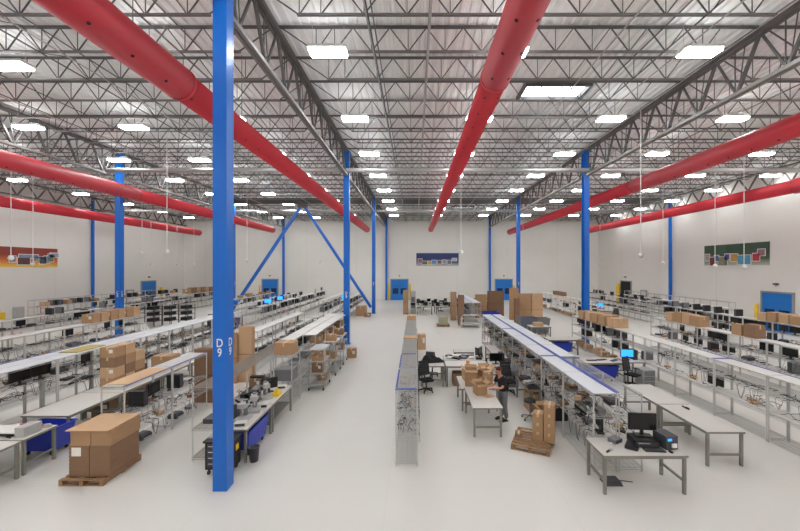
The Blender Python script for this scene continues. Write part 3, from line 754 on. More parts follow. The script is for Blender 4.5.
fill('TF', 2, D+['tow'], .9, 1); fill('TF', 1, S, .8, 1); fill('TF', 3, ['dev','mon'], .22, 1, cables=False)
fill('SF', 1, D+['tow'], .8, 1); fill('SF', 2, D, .7, 1); fill('PF', 2, D+['mon'], .8, 1); fill('PF', 1, D, .8, 1)
fill('CF1', 2, D, .8, -1, cables=False); fill('CF1', 1, D+['tow'], .8, -1, cables=False); fill('N2', 2, ['tote','dev'], .7, 1, cables=False); fill('N2', 1, ['tote'], .7, 1, cables=False)

fill('V3', 2, D+['tow'], .8, 1, cables=False); fill('V3', 1, D, .8, 1, cables=False); fill('UM', 2, D+['mon'], .8, 1); fill('UM', 3, D, .4, 1, cables=False)
# cartons on rack tops
def top_cartons(key, y0, y1, step, what, w=.5, d=.44, h=.42, ms=('card',)):
    r = ROWS[key]; z = r['lv'][-1]+.024; k = 0; y = y0; n = int((y1-y0)/step+.5)
    x = (r['x0']+r['x1'])/2
    for k in range(n):
        hh = h*R.uniform(.85,1.08); hh = round(hh, 2)
        carton((x+R.uniform(-.03,.03), y0+k*step, z), w, d, hh, '%s %s from near end, on top of %s' % (what, od(k+1), r['desc']), R.uniform(-.06,.06), ms[k % len(ms)], group='cartons on top of the '+r['desc'])
top_cartons('F', 18.5, 22.7, .8, 'brown printed carton,', .78, .6, .5, ('card3','card','card'))
top_cartons('G', 18.7, 21.3, .62, 'brown carton,', .56, .54, .55, ('card','card3'))
top_cartons('G', 15.7, 16.9, .6, 'large brown carton,', .5, .5, .55, ('card2','card'))
top_cartons('H', 17.2, 21.6, .6, 'tan carton,', .56, .5, .5, ('card3','card'))
top_cartons('U', 19.9, 23.4, .58, 'tan carton,', .6, .48, .55, ('card','card3'))
top_cartons('V3', 41.5, 46.5, .9, 'orange-brown carton,', .6, .7, .6, ('card','card2'))
for k in range(12):
    x, y = 6.6+.75*(k%4), 38.2+.0*k
    carton((x, y, (k//4)*.56), .68, .6, .555, '%s carton of stack %s from the left, behind the tall sheets' % (['bottom','middle','top'][k//4], od(k%4+1)), 0, ['card','card2','card3'][(k*5)%3], group='carton stacks behind tall sheets', lab=k%3==0)
for k in range(5):
    carton((16.0-.3, 38+k*.55, 1.925), .4, .5, .42, 'small dull carton, %s on top of the white three-level far rack' % od(k+1), 0, 'card2', group='dull cartons on far rack', parts=False)
for k in range(6):
    carton((-28.9+.0*k-.2, 41+k*.7, 1.925+.0), .5, .6, .5, 'orange-brown carton, %s in the line on the far left rack' % od(k+1), 0, 'card2', group='cartons on far left rack', parts=False) if False else None
# ---------------------------------------------------------------- tables
def table(x0, x1, y0, y1, z, label, cat='table', name='work_table', topm='tabletop', lower=None, group=None):
    t = empty(name, ((x0+x1)/2, (y0+y1)/2, 0)); tag(t, label, cat, group)
    a, b = (x1-x0)/2, (y1-y0)/2
    MB().box(-a,-b,z-.028,a,b,z).build('tabletop', M[topm], t)
    MB().box(-a-.004,-b-.006,z-.05,a+.004,-b,z-.002).box(-a-.004,b,z-.05,a+.004,b+.006,z-.002).box(-a-.006,-b,z-.05,-a,b,z-.002).box(a,-b,z-.05,a+.006,b,z-.002).build('edge_band', M['tableleg'], t)
    g = .05
    for sx in (-1,1):
        for sy in (-1,1):
            MB().box(sx*(a-g)-.03,sy*(b-g)-.03,0,sx*(a-g)+.03,sy*(b-g)+.03,z-.028).build('leg', M['tableleg'], t)
    for s in (-1,1):
        if a < b:
            MB().box(-a+g+.03,s*(b-g)-.02,.26,a-g-.03,s*(b-g)+.02,.31).build('stretcher', M['tableleg'], t)
            MB().box(s*(a-g)-.02,-b+g+.03,z-.09,s*(a-g)+.02,b-g-.03,z-.03).build('apron_rail', M['tableleg'], t)
        else:
            MB().box(s*(a-g)-.02,-b+g+.03,.26,s*(a-g)+.02,b-g-.03,.31).build('stretcher', M['tableleg'], t)
            MB().box(-a+g+.03,s*(b-g)-.02,z-.09,a-g-.03,s*(b-g)+.02,z-.03).build('apron_rail', M['tableleg'], t)
    if lower: MB().box(-a+.08,-b+.08,lower-.02,a-.08,b-.08,lower).build('lower_shelf', M['tableleg'], t)
    return t
T = .87
table(4.13, 5.98, 7.88, 8.72, T, 'nearest white work table carrying the computer with black monitor')
table(7.3, 8.25, 9.0, 10.8, .88, 'long empty white table right of the double rack, nearer of two')
table(7.3, 8.25, 10.84, 12.64, .88, 'long white table right of the double rack, farther of two')
table(1.7, 2.58, 10.55, 12.4, T, 'white packing table where the person stands')
table(1.6, 2.9, 12.46, 13.9, T-.08, 'table heaped with cartons behind the packing table')
table(1.3, 3.08, 15.0, 15.9, T, 'white bench with the orange cup, above brown boxes')
table(1.3, 3.08, 15.95, 16.85, T, 'white bench covered with small parts, behind the orange-cup bench')
table(.25, 1.22, 15.0, 16.0, T, 'small table with a black coat thrown over things')
table(3.15, 3.85, 14.9, 15.8, T, 'desk with a black monitor beside the double rack')
table(2.0, 3.0, 18.2, 18.9, .7, 'low grey bench standing alone behind the parts benches')
table(7.15, 9.1, 15.5, 16.4, T, 'white table with keyboards and a blue tub below, right of double rack')
table(9.2, 10.0, 15.6, 16.5, T, 'small computer desk with the lit blue screen')
table(7.6, 9.3, 20.4, 21.3, T, 'white table with blue tub below, near the black round stool')
table(8.0, 9.4, 24.8, 25.8, T, 'small white table beside the grey laundry tubs')
table(-5.08, -4.28, 9.15, 10.85, T, 'work bench with electronics, right behind the nearest blue column')
table(-5.08, -4.28, 10.88, 12.58, T, 'work bench with yellow tool, second behind the nearest blue column', lower=.3)
table(-11.3, -9.35, 8.6, 9.42, T, 'table with sloping white covers, left of the cardboard pallet')
table(-11.3, -9.35, 7.65, 8.55, T, 'table cut by the left picture edge, nearest on the left')
for k in range(4): table(-10.95, -9.62, 10.0+k*1.85, 11.83+k*1.85, T, '%s table of the long white table run behind the blue tub' % ['first','second','third','fourth'][k], group='long white table run')
for k in range(2): table(2.0+k*.01-.6+k*2.0-1.2, 3.6-.8+k*2.0-1.0, 37.5, 38.4, T, 'far white desk in the centre, %s from the left' % od(k+1), group='far centre desks')
for k in range(3): table(.9+k*1.7, 2.5+k*1.7, 41.5, 42.4, T, 'farthest white desk in the centre, %s from the left' % od(k+1), group='farthest centre desks') if k < 2 else None
table(-17.2+.6, -14.6, 29.6, 30.6, T, 'white desk with the blue tub, left of the brace')
table(-9.2, -8.2, 25.5, 29.1, T, 'white table below the rack in the left middle', lower=.4)
table(-8.9, -7.9, 29.3, 31.3, T, 'farther white table below the rack in the left middle', lower=.4)
for k in range(3): table(17.6, 19.2, 34+k*2.4, 34.9+k*2.4, T, 'white desk in the far right work area, %s nearest' % od(k+1), group='far right desks')
for k in range(0): table(-27, -25.4, 30+k*3.4, 30.9+k*3.4, T, 'white desk between the two far left racks, %s nearest' % od(k+1), group='far left desks')
for k in range(3): table(-31.9, -30.3, 45+k*2.6, 46+k*2.6, T, 'white desk near the left corner of the far wall, %s nearest' % od(k+1), group='corner desks')

# ---------------------------------------------------------------- seating
def mk_chair(mesh_back=True):
    o = empty('office_chair')
    MB().taper(0,0,.44,.5,.22,.22,.25,.24).build('seat', M['fabric'], o)
    b = MB()
    for i in range(6):
        z = .6+i*.09; w = .23-.012*i; y = .22+.015*i+(.02 if i in (0,5) else 0)
        b.box(-w,y,z,w,y+.025,z+.088)
    b.build('backrest', M['dgrey'], o)
    MB().rect((-.24,.24,.6),(-.19,.32,1.16),.03,.03).rect((.24,.24,.6),(.19,.32,1.16),.03,.03).rect((-.2,.31,1.15),(.2,.31,1.15),.03,.03).build('back_frame', M['black'], o)
    MB().rect((0,.1,.42),(0,.26,.62),.06,.03).build('back_bracket', M['black'], o)
    for s in (-1,1): MB().rect((s*.27,.05,.45),(s*.28,.05,.68),.03,.04).box(s*.28-.03,-.14,.68,s*.28+.03,.12,.71).build('armrest', M['black'], o)
    MB().tube([(0,0,.12),(0,0,.44)], .03, 10).build('gas_column', M['black'], o)
    st = MB()
    for k in range(5):
        a = 2*PI*k/5+.3; st.rect((0,0,.13),(math.cos(a)*.3,math.sin(a)*.3,.08),.05,.04)
    st.build('star_base', M['black'], o)
    for k in range(5):
        a = 2*PI*k/5+.3; c = (math.cos(a)*.3,math.sin(a)*.3,.03)
        MB().tube([(c[0]-.02,c[1],c[2]),(c[0]+.02,c[1],c[2])], .03, 8).rect((c[0],c[1],.05),(c[0],c[1],.08),.015,.015).build('caster', M['rubber'], o)
    return o
KCH = Kind(mk_chair)
KCH.place((.45,14.45,0), .35, 'black mesh-back office chair at the table with the black coat', 'chair')
KCH.place((3.68,14.25,0), .15, 'black mesh-back office chair behind the person, at the monitor desk', 'chair')
KCH.place((9.15,15.15,0), .5, 'black office chair at the desk with the lit blue screen', 'chair')
KCH.place((.8,16.6,0), 2.8, 'black office chair behind the black coat table', 'chair')
KCH.place((3.25,17.2,0), 2.2, 'black office chair behind the parts bench, right end', 'chair')
KCH.place((-16.4,29,0), .6, 'black office chair at the desk with the blue tub, left of brace', 'chair')
for i,(x,y) in enumerate(((1.0,40.8),(2.9,40.5),(-.9+1.4,43.2),(3.6,44.6),(18.5,33.2),(18.0,35.8),(18.6,40))):
    KCH.place((x,y,0), R.uniform(0,6), 'small dark office chair far away, %s of the far chairs counted from the left' % od(i+1), 'chair', 'far office chairs')
def mk_stool():
    o = empty('round_stool')
    MB().lathe((0,0,.56), [(.15,0),(.19,.01),(.2,.04),(.19,.08),(.14,.1),(.01,.105)], 20).build('seat', M['black'], o, True)
    MB().tube([(0,0,.1),(0,0,.56)], .02, 10).build('column', M['chrome'], o)
    st = MB()
    for k in range(5):
        a = 2*PI*k/5; st.rect((0,0,.12),(math.cos(a)*.26,math.sin(a)*.26,.08),.04,.03)
    st.build('star_base', M['chrome'], o)
    for k in range(5):
        a = 2*PI*k/5; c = (math.cos(a)*.26,math.sin(a)*.26,.03); MB().tube([(c[0]-.02,c[1],.03),(c[0]+.02,c[1],.03)], .03, 8).rect((c[0],c[1],.05),(c[0],c[1],.07),.015,.015).build('caster', M['rubber'], o)
    return o
KS = Kind(mk_stool)
KS.place((3.78,11.85,0), 0, 'black round stool on a chrome star base beside the wooden pallet', 'stool')
KS.place((9.6,22.3,0), 0, 'black round stool beyond the double rack', 'stool')

# ---------------------------------------------------------------- pallets
def pallet(x, y, w, d, label, rz=0, name='wooden_pallet'):
    p = empty(name, (x, y, 0), rz); tag(p, label, 'pallet')
    n = 7
    for k in range(n):
        yy = -d/2+(d-.1)*k/(n-1); MB().box(-w/2,yy,.12,w/2,yy+.1,.14).build('deck_board', M['wood'], p)
    for s in (-1,0,1): MB().box(s*(w/2-.045)-.045,-d/2,.02,s*(w/2-.045)+.045,d/2,.12).build('stringer', M['wood'], p)
    for yy in (-d/2,-.05,d/2-.1): MB().box(-w/2,yy,0,w/2,yy+.1,.02).build('bottom_board', M['wood'], p)
    return p
pallet(-7.62, 8.78, 1.02, 1.15, 'wooden pallet under the tall stack of flattened cartons')
nst = 10
for k in range(3):
    for j in range(2):
        zz = .14+k*.36; w = .475
        me = MB()
        for q in range(12):
            dx = .004*((q*7)%3); me.box(-w/2+dx,-.44,q*.0299,w/2-.008+dx,.44,q*.0299+.028, 0)
        cx = -7.80+j*.48+.02
        o = me.build('flattened_carton_bundle', M['card2' if k < 2 else 'card'], None, False, (cx+.03*(k==2), 8.78, zz))
        tag(o, '%s %s bundle of flattened cartons on the pallet' % (['bottom','middle','top'][k], ['left','right'][j]), 'cardboard', 'bundles of flattened cartons on the pallet')
o = MB().box(-8.04,8.27,1.222,-7.06,9.27,1.236).build('cardboard_cover_sheet', M['card3']); tag(o, 'pale cardboard sheet lying on top of the pallet stack', 'cardboard')
o = MB().box(-.11,0,0,.11,.004,.2).build('paper_notice', M['paper'], None, False, (-7.84,8.328,.62)); tag(o, 'white paper notice taped on the pallet stack', 'paper')
pallet(3.34, 10.22, 1.0, 1.2, 'wooden pallet holding two tall carton piles by the rack', -.44)
for (x, y, n, w, h, nm) in ((3.5,10.22,3,.28,.245,'shorter left'), (3.77,10.08,4,.28,.26,'taller right')):
    for k in range(n):
        carton((x, y, .141+k*(h+.002)), w, .34, h, '%s carton of the %s pile on the pallet' % (['bottom','second','third','fourth'][k], nm), -.44, 'card', lab=False, group='cartons on the wooden pallet')
carton((2.98,10.35,.141), .2, .2, .12, 'small flat carton lying on the left of the pallet', -.3, 'card2')
pallet(2.38, 30.6, 1.05, 1.0, 'low wooden pallet in the far centre with a green parts crate', 0)
o = MB().box(-.36,-.36,0,.36,.36,.04)
for s in (-1,1): o.box(s*.36-.02,-.36,.04,s*.36+.02,.36,.7); o.box(-.34,s*.34-.02,.04,.34,s*.34+.02,.6)
o = o.build('parts_crate', M['green'], None, False, (2.38,30.6,.141)); tag(o, 'greenish open parts crate on the far centre pallet', 'crate')

# ---------------------------------------------------------------- tubs, bins, carts
def tub(x, y, w, d, h, label, m='bin', rz=0, z0=.14):
    o = empty('wheeled_tub', (x, y, 0), rz); tag(o, label, 'tub')
    b = MB(); t = .02; a0,b0,a1,b1 = w/2*.82,d/2*.82,w/2,d/2
    def quad(p): n=len(b.v); b.v += p; b.f.append((n,n+1,n+2,n+3)); b.m.append(0)
    for (A0,B0,A1,B1,fl) in ((a0,b0,a1,b1,False),(a0-t,b0-t,a1-t,b1-t,True)):
        zb = z0+(t if fl else 0)
        c0 = [(-A0,-B0,zb),(A0,-B0,zb),(A0,B0,zb),(-A0,B0,zb)]; c1 = [(-A1,-B1,z0+h),(A1,-B1,z0+h),(A1,B1,z0+h),(-A1,B1,z0+h)]
        for k in range(4):
            q = (k+1)%4; quad([c0[k],c0[q],c1[q],c1[k]] if not fl else [c0[q],c0[k],c1[k],c1[q]])
        quad(c0[::-1] if not fl else c0)
    b.build('tub_body', M[m], o)
    MB().box(-a1-.02,-b1-.02,z0+h-.03,-a1+.02,b1+.02,z0+h+.01).box(a1-.02,-b1-.02,z0+h-.03,a1+.02,b1+.02,z0+h+.01).box(-a1+.02,-b1-.02,z0+h-.03,a1-.02,-b1+.02,z0+h+.01).box(-a1+.02,b1-.02,z0+h-.03,a1-.02,b1+.02,z0+h+.01).build('rim', M[m], o)
    for sx in (-1,1):
        for sy in (-1,1):
            cx, cy = sx*a0*.8, sy*b0*.8
            MB().tube([(cx-.015,cy,.05),(cx+.015,cy,.05)], .05, 10).rect((cx,cy,.08),(cx,cy,z0),.03,.03).build('caster', M['rubber'], o)
    return o
tub(-9.98, 9.78, .95, .62, .62, 'blue wheeled tub beside the sloping-cover table, behind cardboard pallet', z0=.12)
tub(-4.62, 10.0, .6, 1.3, .55, 'blue wheeled tub under the work bench behind the nearest column')
tub(8.1, 15.95, 1.5, .7, .55, 'blue tub under the white table with keyboards')
tub(8.5, 20.85, 1.0, .6, .5, 'blue tub under the white table near the far stool')
tub(-15.2, 30.1, .9, .7, .55, 'blue tub under the desk left of the brace')
tub(7.0, 33.5, 1.5, 1.0, .7, 'blue tub in front of the tall far cardboard sheets')
tub(8.3, 26.6, 1.25, .9, 1.15, 'grey laundry tub in front of the tall cardboard sheets, left one', 'tubgrey')
tub(9.5, 27.0, .95, .9, 1.05, 'grey laundry tub in front of the tall cardboard sheets, right one', 'mgrey')
o = empty('waste_bin', (-4.15, 9.28, 0)); tag(o, 'small dark grey waste bin at the bench leg behind nearest column', 'bin')
MB().lathe((0,0,0), [(.1,0),(.13,.34),(.14,.35),(.14,.37),(.12,.37),(.095,.02),(.01,.02)], 20).build('bin_body', M['dgrey'], o, True)
# black tool cart
o = empty('tool_cart', (-4.72, 8.84, 0)); tag(o, 'black wheeled tool cart with drawers beside the nearest blue column', 'cart')
MB().box(-.33,-.18,.12,.33,.22,.78).build('cart_body', M['black'], o)
for k in range(4): dr = MB().box(-.28,-.2,.2+k*.14,.28,-.181,.32+k*.14).build('drawer', M['dgrey'], o); MB().box(-.24,-.22,.27+k*.14,.1,-.2,.29+k*.14).build('handle', M['chrome'], dr)
MB().box(-.36,-.23,.78,.36,.25,.82).build('top_tray', M['black'], o)
MB().box(.331,-.02,.5,.334,.12,.64).build('warning_label', M['yellow'], o)
for sx in (-1,1):
    for sy in (-1,1): MB().tube([(sx*.25-.02,sy*.16,.05),(sx*.25+.02,sy*.16,.05)], .05, 10).rect((sx*.25,sy*.16,.08),(sx*.25,sy*.16,.12),.03,.03).build('caster', M['rubber'], o)
o = MB().box(-5.05,8.78,.821,-4.8,8.98,.86).build('small_parts_box', M['lgrey']); tag(o, 'light grey parts box on the black tool cart', 'box')
o = MB().box(-4.75,8.8,.821,-4.55,8.95,.85).build('small_parts_box', M['card3']); tag(o, 'tan parts box on the black tool cart', 'box')
# wire carts with casters
def wcart(x, y, w, d, h, label):
    o = empty('wire_cart', (x, y, 0)); tag(o, label, 'cart', 'wire carts beside the left rack')
    for sx in (-1,1):
        for sy in (-1,1):
            MB().tube([(sx*(w/2-.02),sy*(d/2-.02),.1),(sx*(w/2-.02),sy*(d/2-.02),h)], .016, 8).build('post', M['chrome'], o)
            MB().tube([(sx*(w/2-.02)-.02,sy*(d/2-.02),.055),(sx*(w/2-.02)+.02,sy*(d/2-.02),.055)], .055, 10).build('caster', M['rubber'], o)
    for z in (.2,.68,1.15,h-.02):
        q = inst('shelf', shelf_mesh(round(w,2), round(d,2), M['wire'], .05), o, (-w/2,-d/2,z)); inst('shelf_mat', MB().box(.01,.01,.004,w-.01,d-.01,.012).mesh('shelf_mat', M['lgrey']), o, (-w/2,-d/2,z))
    return o
wcart(-4.0, 15.1, .62, 1.1, 1.66, 'chrome wire cart on casters loaded with cartons, nearest of three')
wcart(-3.95, 17.1, .62, 1.1, 1.55, 'chrome wire cart on casters, middle of three beside the left rack')
wcart(-3.95, 18.9, .6, 1.0, 1.5, 'chrome wire cart on casters, farthest of three beside the left rack')
for i, (x, y, z, w, h, lb, m) in enumerate(((-4.0,14.85,.695,.42,.36,'brown carton on the lower shelf of the nearest wire cart','card2'),(-4.0,14.85,1.165,.4,.2,'brown carton on the upper shelf of the nearest wire cart','card'),
      (-3.95,15.35,.215,.34,.24,'brown carton at the bottom of the nearest wire cart','card'),(-4.05,15.35,1.165,.4,.3,'second brown carton on the upper shelf of the nearest wire cart','card3'),
      (-3.95,17.0,1.545,.45,.28,'brown carton on top of the middle wire cart','card'),(-3.95,17.1,.695,.45,.36,'brown carton inside the middle wire cart','card3'),
      (-3.95,18.8,1.495,.45,.3,'brown carton on top of the farthest wire cart','card2'),(-3.95,18.9,.695,.45,.36,'brown carton inside the farthest wire cart','card'),(-3.5,19.95,0,.5,.5,'brown carton on the floor behind the wire carts','card'))):
    carton((x, y, z), w, .36, h, lb, 0, m)
for k in range(3): carton((-4.8, 16.9+k*1.2, 1.925), .5, .5, .36, 'brown carton on the white rack left of the aisle, %s nearest' % od(k+1), 0, 'card', group='cartons on the white rack left of aisle') if k > 5 else None
# rack unit with the big carton and grey drawers, left of aisle
rack_row('Q', 'short rack under the large carton left of the aisle', -5.05, -4.35, 12.75, 1, L=.95, levels=(.12,.9,1.4,1.86), H=1.87)
rack_row('Q2', 'low grey wire rack beside the wire carts', -5.05, -4.4, 13.75, 2, L=1.25, levels=(.12,.45,.8,1.15), H=1.3, r=.016)
carton((-4.7,13.15,1.865), .66, .6, .42, 'large brown carton on the short rack left of the aisle', 0, 'card')
o = MB().box(-5.02,12.92,.905,-4.4,13.5,1.3).box(-4.95,12.91,.95,-4.45,12.919,1.25).build('storage_drawers', M['mgrey']); tag(o, 'grey storage box inside the short rack left of the aisle', 'box')
for k in range(2): KTOTE['grey'].place((-4.72,14.2+k*1.1,1.155), 0, 'grey plastic tote on the low rack beside wire carts, %s' % ['nearer','farther'][k], 'tote')
# bench equipment behind the column
KMON.place((-4.82,11.9,T), .7, 'black monitor on the second work bench behind nearest column', 'monitor')
KMON.place((-4.85,10.9-.35,T), .9, 'black monitor on the first work bench behind nearest column', 'monitor')
KTOW['grey'].place((-4.9,11.1,T), .1, 'grey computer tower on the second bench behind nearest column', 'computer')
KTOW['grey'].place((-4.9,9.95,T), .1, 'grey computer tower on the first bench behind nearest column', 'computer')
def microscope():
    o = empty('assembly_machine')
    MB().box(-.16,-.2,0,.16,.2,.08).build('machine_base', M['lgrey'], o)
    MB().box(-.05,.08,.08,.05,.18,.5).build('machine_column', M['mgrey'], o)
    MB().box(-.1,-.14,.34,.1,.18,.46).build('machine_head', M['lgrey'], o)
    MB().tube([(0,-.08,.2),(0,-.08,.34)], .04, 10).build('nozzle', M['chrome'], o); MB().tube([(-.1,.0,.46),(-.16,-.1,.56)], .03, 8).tube([(.1,0,.46),(.15,-.1,.55)], .03, 8).build('eyepiece', M['black'], o)
    return o
KMI = Kind(microscope)
for k,(x,y) in enumerate(((-4.65,9.75),(-4.6,10.3),(-4.7,11.35))): KMI.place((x,y,T), .3*k, 'white bench-top assembly machine behind nearest column, %s nearest' % od(k+1), 'machine', 'assembly machines on the benches')
o = MB().box(-.1,-.14,0,.1,.14,.1).taper(0,0,.1,.22,.06,.1,.02,.04).build('yellow_tool', M['yellow'], None, False, (-4.45,11.6,T)); tag(o, 'bright yellow tool on the second work bench', 'tool')
for k,(x,y,nm) in enumerate(((-4.55,9.4,'front edge'),(-4.5,10.65,'far end'),(-4.55,12.3,'far end of the second bench'))):
    KDEV[('white electronics box','box')].place((x,y,T), .2, 'white electronics box on the first bench at its %s' % nm if k < 2 else 'white electronics box at the far end of the second bench', 'box')
carton((-5.42,12.4,1.905-1.04), .4, .4, .34, 'brown carton on the wire rack behind the work benches', 0, 'card2')
o = MB().box(-5.6,9.5,.86,-5.2,9.9,.98).build('printer', M['dgrey']); tag(o, 'dark grey box left of the nearest blue column on the rack', 'printer')
# front computer table
KBM.place((5.36,8.5,T+.155), -.1, 'wide black monitor on the nearest white table', 'monitor')
o = empty('desktop_computer', (5.33,8.42,T), -.08); tag(o, 'black desktop computer lying flat under the nearest monitor', 'computer')
MB().box(-.26,-.2,.0,.26,.22,.15).build('case', M['black'], o); MB().box(-.25,-.206,.02,.25,-.201,.13).box(-.05,-.21,.06,.18,-.206,.08).build('front_panel', M['dgrey'], o); MB().box(-.2,-.212,.09,.05,-.206,.11).build('disc_tray', M['lgrey'], o)
KDEV[('black keyboard','keyboard')].place((5.38,8.1,T), -.08, 'black keyboard on the nearest white table', 'keyboard')
o = MB().taper(0,0,0,.035,.03,.05,.02,.035).build('computer_mouse', M['black'], None, False, (5.7,8.02,T)); tag(o, 'black mouse beside the nearest keyboard', 'mouse')
o = empty('label_printer', (5.78,8.32,T), .15); tag(o, 'grey box printer with blue display on the nearest white table', 'printer')
MB().box(-.15,-.19,0,.15,.19,.3).build('printer_case', M['dgrey'], o); MB().box(-.11,-.196,.2,-.01,-.191,.25).build('display', M['glow'], o); MB().box(-.02,-.22,.05,.1,-.191,.14).build('paper_slot', M['paper'], o)
KDEV[('small grey electronics box','box')].place((4.72,8.5,T), .5, 'small grey box at the back left of the nearest table', 'box')
KDEV[('flat black electronics box','box')].place((4.98,8.25,T), .9, 'flat black box left of the nearest keyboard', 'box')
def scrap(x, y, z, label, m='lgrey'):
    o = empty('hand_scanner', (x,y,z), R.uniform(0,6)); tag(o, label, 'tool')
    MB().taper(0,0,0,.05,.03,.07,.02,.05).build('scanner_head', M[m], o); MB().rect((0,.05,.02),(.0,.17,.02),.03,.035).build('grip', M['black'], o)
scrap(4.4,8.1,T,'small scanner at the left edge of the nearest table'); scrap(4.55,8.35,T,'white scanner at the back left of the nearest table','white')
scrap(7.9,10.45,.88,'black scanner lying on the long empty table','black'); scrap(-9.9,9.0-.35-.1+.2,T,'small black tool on the table left of cardboard pallet','black')
o = MB().taper(0,0,0,.09,.2,.15,.16,.12).tube([(.1,0,.06),(.3,.05,.012),(.5,.0,.012)],.01,4).build('floor_power_supply', M['dgrey'], None, False, (4.55,8.35,0)); tag(o, 'dark grey box on the floor under the nearest table', 'box')
# central desks
carton((2.02,15.4,0), .8, .6, .5, 'wide brown carton under the orange-cup bench', 0, 'card2')
carton((2.75,15.5,0), .45, .5, .45, 'brown carton under the right end of the orange-cup bench', 0, 'card')
for i,(x,y,w,d,h,op,lb) in enumerate(((2.0,12.85,.42,.4,.58,True,'tall open brown carton at the left of the heaped table'),(2.5,12.95,.5,.4,.3,False,'brown carton at the right of the heaped table'),(2.1,13.5,.6,.45,.42,False,'brown carton at the back left of heaped table'),(2.65,13.5,.4,.4,.45,True,'open brown carton at the back right of heaped table'))):
    carton((x,y,T-.079), w, d, h, lb, .1*i-.1, 'card' if i != 2 else 'card3', op)
carton((2.5,12.95,T-.079+.302), .34,.3,.22, 'open carton with white packing paper on the heaped table', .4, 'card3', True)
carton((2.12,11.75,T+.001), .36, .34, .34, 'open brown carton the person is packing', .25, 'card', True)
o = MB().box(-.16,-.12,0,.16,.12,.02).box(-.05,-.1,.02,.08,.02,.05).build('flat_packet', M['card3'], None, False, (2.36,11.5,T+.001), .5); tag(o, 'flat tan packet beside the open carton on packing table', 'packet')
for i in range(2):
    o = MB().taper(0,0,0,.14,.16,.1,.03,.08).build('packing_paper', M['paper'], None, False, (2.3+.32*i-.05,13.2-.02*i,T-.079), .4*i)
    tag(o, 'crumpled white packing paper on the heaped table, %s' % ['left','right'][i], 'paper')
o = MB().lathe((0,0,0),[(.07,0),(.09,.16)],12).build('orange_cup', M['orange'], None, False, (2.25,15.3,T), 0); tag(o, 'orange cup on the white bench', 'cup')
for i in range(9):
    nm = [('white electronics box','box'),('small grey electronics box','box'),('flat black electronics box','box')][i%3]
    KDEV[nm].place((1.55+.33*(i//2)*1.0, 16.2+.35*(i%2), T), R.uniform(0,3), '%s on the parts bench behind the orange cup, %s from the left' % (nm[0].replace(' electronics',''), od(i//2+1)) + (' front' if i%2==0 else ' rear'), 'box', 'small boxes on the parts bench')
KMON.place((3.45,15.35,T), .05, 'black monitor on the desk behind the person', 'monitor')
KMON.place((2.98,16.5,T), 1.1, 'black monitor turned sideways on the parts bench right end', 'monitor')
KTOW['black'].place((3.74,15.62,T), 0, 'black computer tower on the desk behind the person', 'computer')
o = empty('filing_cabinet', (4.08,15.2,0)); tag(o, 'grey cabinet beside the double rack behind the person', 'cabinet')
MB().box(-.22,-.25,0,.22,.25,.68).build('cabinet_body', M['mgrey'], o)
for k in range(3):
    d = MB().box(-.2,-.262,.03+k*.21,.2,-.251,.22+k*.21).build('drawer', M['mgrey'], o); MB().box(-.06,-.275,.15+k*.21,.06,-.262,.17+k*.21).build('handle', M['chrome'], d)
o2 = empty('filing_cabinet', (9.75,15.25,0)); tag(o2, 'light grey drawer cabinet beside the lit-screen desk', 'cabinet')
MB().box(-.25,-.28,0,.25,.28,.7).build('cabinet_body', M['lgrey'], o2)
for k in range(3):
    d = MB().box(-.22,-.292,.03+k*.22,.22,-.281,.23+k*.22).build('drawer', M['mgrey'], o2); MB().box(-.06,-.305,.15+k*.22,.06,-.292,.17+k*.22).build('handle', M['chrome'], d)
KGLOW.place((9.45,16.05,T), -.1, 'monitor with a lit blue screen on the small computer desk', 'monitor')
KTOW['black'].place((9.05+.22,15.95-.1,T) if False else (9.8,16.2,T), 0, 'black computer tower beside the lit blue screen', 'computer')
for k in range(3): KDEV[('black keyboard','keyboard')].place((7.8+.5*k,15.9+.12*(k%2),T), .3*k, 'black keyboard on the white table right of the double rack, %s from left' % od(k+1), 'keyboard')
carton((8.6,25.2,T), .6, .5, .25, 'brown carton on the small table by the laundry tubs', 0, 'card3')
# black coat heap
b = MB(); rr = random.Random(5)
n1, n2 = 18, 10
for i in range(n1+1):
    for j in range(n2+1):
        u, v = i/n1, j/n2; h = (math.sin(PI*u)**.5)*(math.sin(PI*v)**.5)*(.26+.14*math.sin(3*u+1))*(1+.15*rr.random())
        b.v.append((-.5+1.0*u+.03*rr.random(), -.26+.44*v+.22*u, max(0,h*(.75+.35*math.sin(9*u)*math.sin(5*v)))))
for i in range(n1):
    for j in range(n2): a = i*(n2+1)+j; b.f.append((a,a+n2+1,a+n2+2,a+1)); b.m.append(0)
o = b.build('black_coat', M['fabric'], None, True, (.74,15.6,T+.001)); tag(o, 'black coat heaped over things on the small table', 'coat')
table(.5, 2.2, 39.3, 40.1, T, 'middle far white desk in the centre, left one', group='middle far desks'); table(2.5, 4.1, 39.3, 40.1, T, 'middle far white desk in the centre, right one', group='middle far desks')
for k in range(8):
    x, y = .8+.42*k, 39.7
    if 2.1 < x < 2.7: x = 2.0 if k == 3 else 2.85
    if k in (0,3,5): KMON.place((x,y,T), .3, 'dark monitor on middle far desks, %s item from left' % od(k+1), 'monitor')
    else:
        o = MB().box(-.17,-.2,0,.17,.2,.3).box(-.14,-.206,.04,.14,-.2,.24,1).build('white_test_box', [M['white'],M['mgrey']], None, False, (x,y,T)); tag(o, 'white test box on middle far desks, %s item from left' % od(k+1), 'box', 'white test boxes')
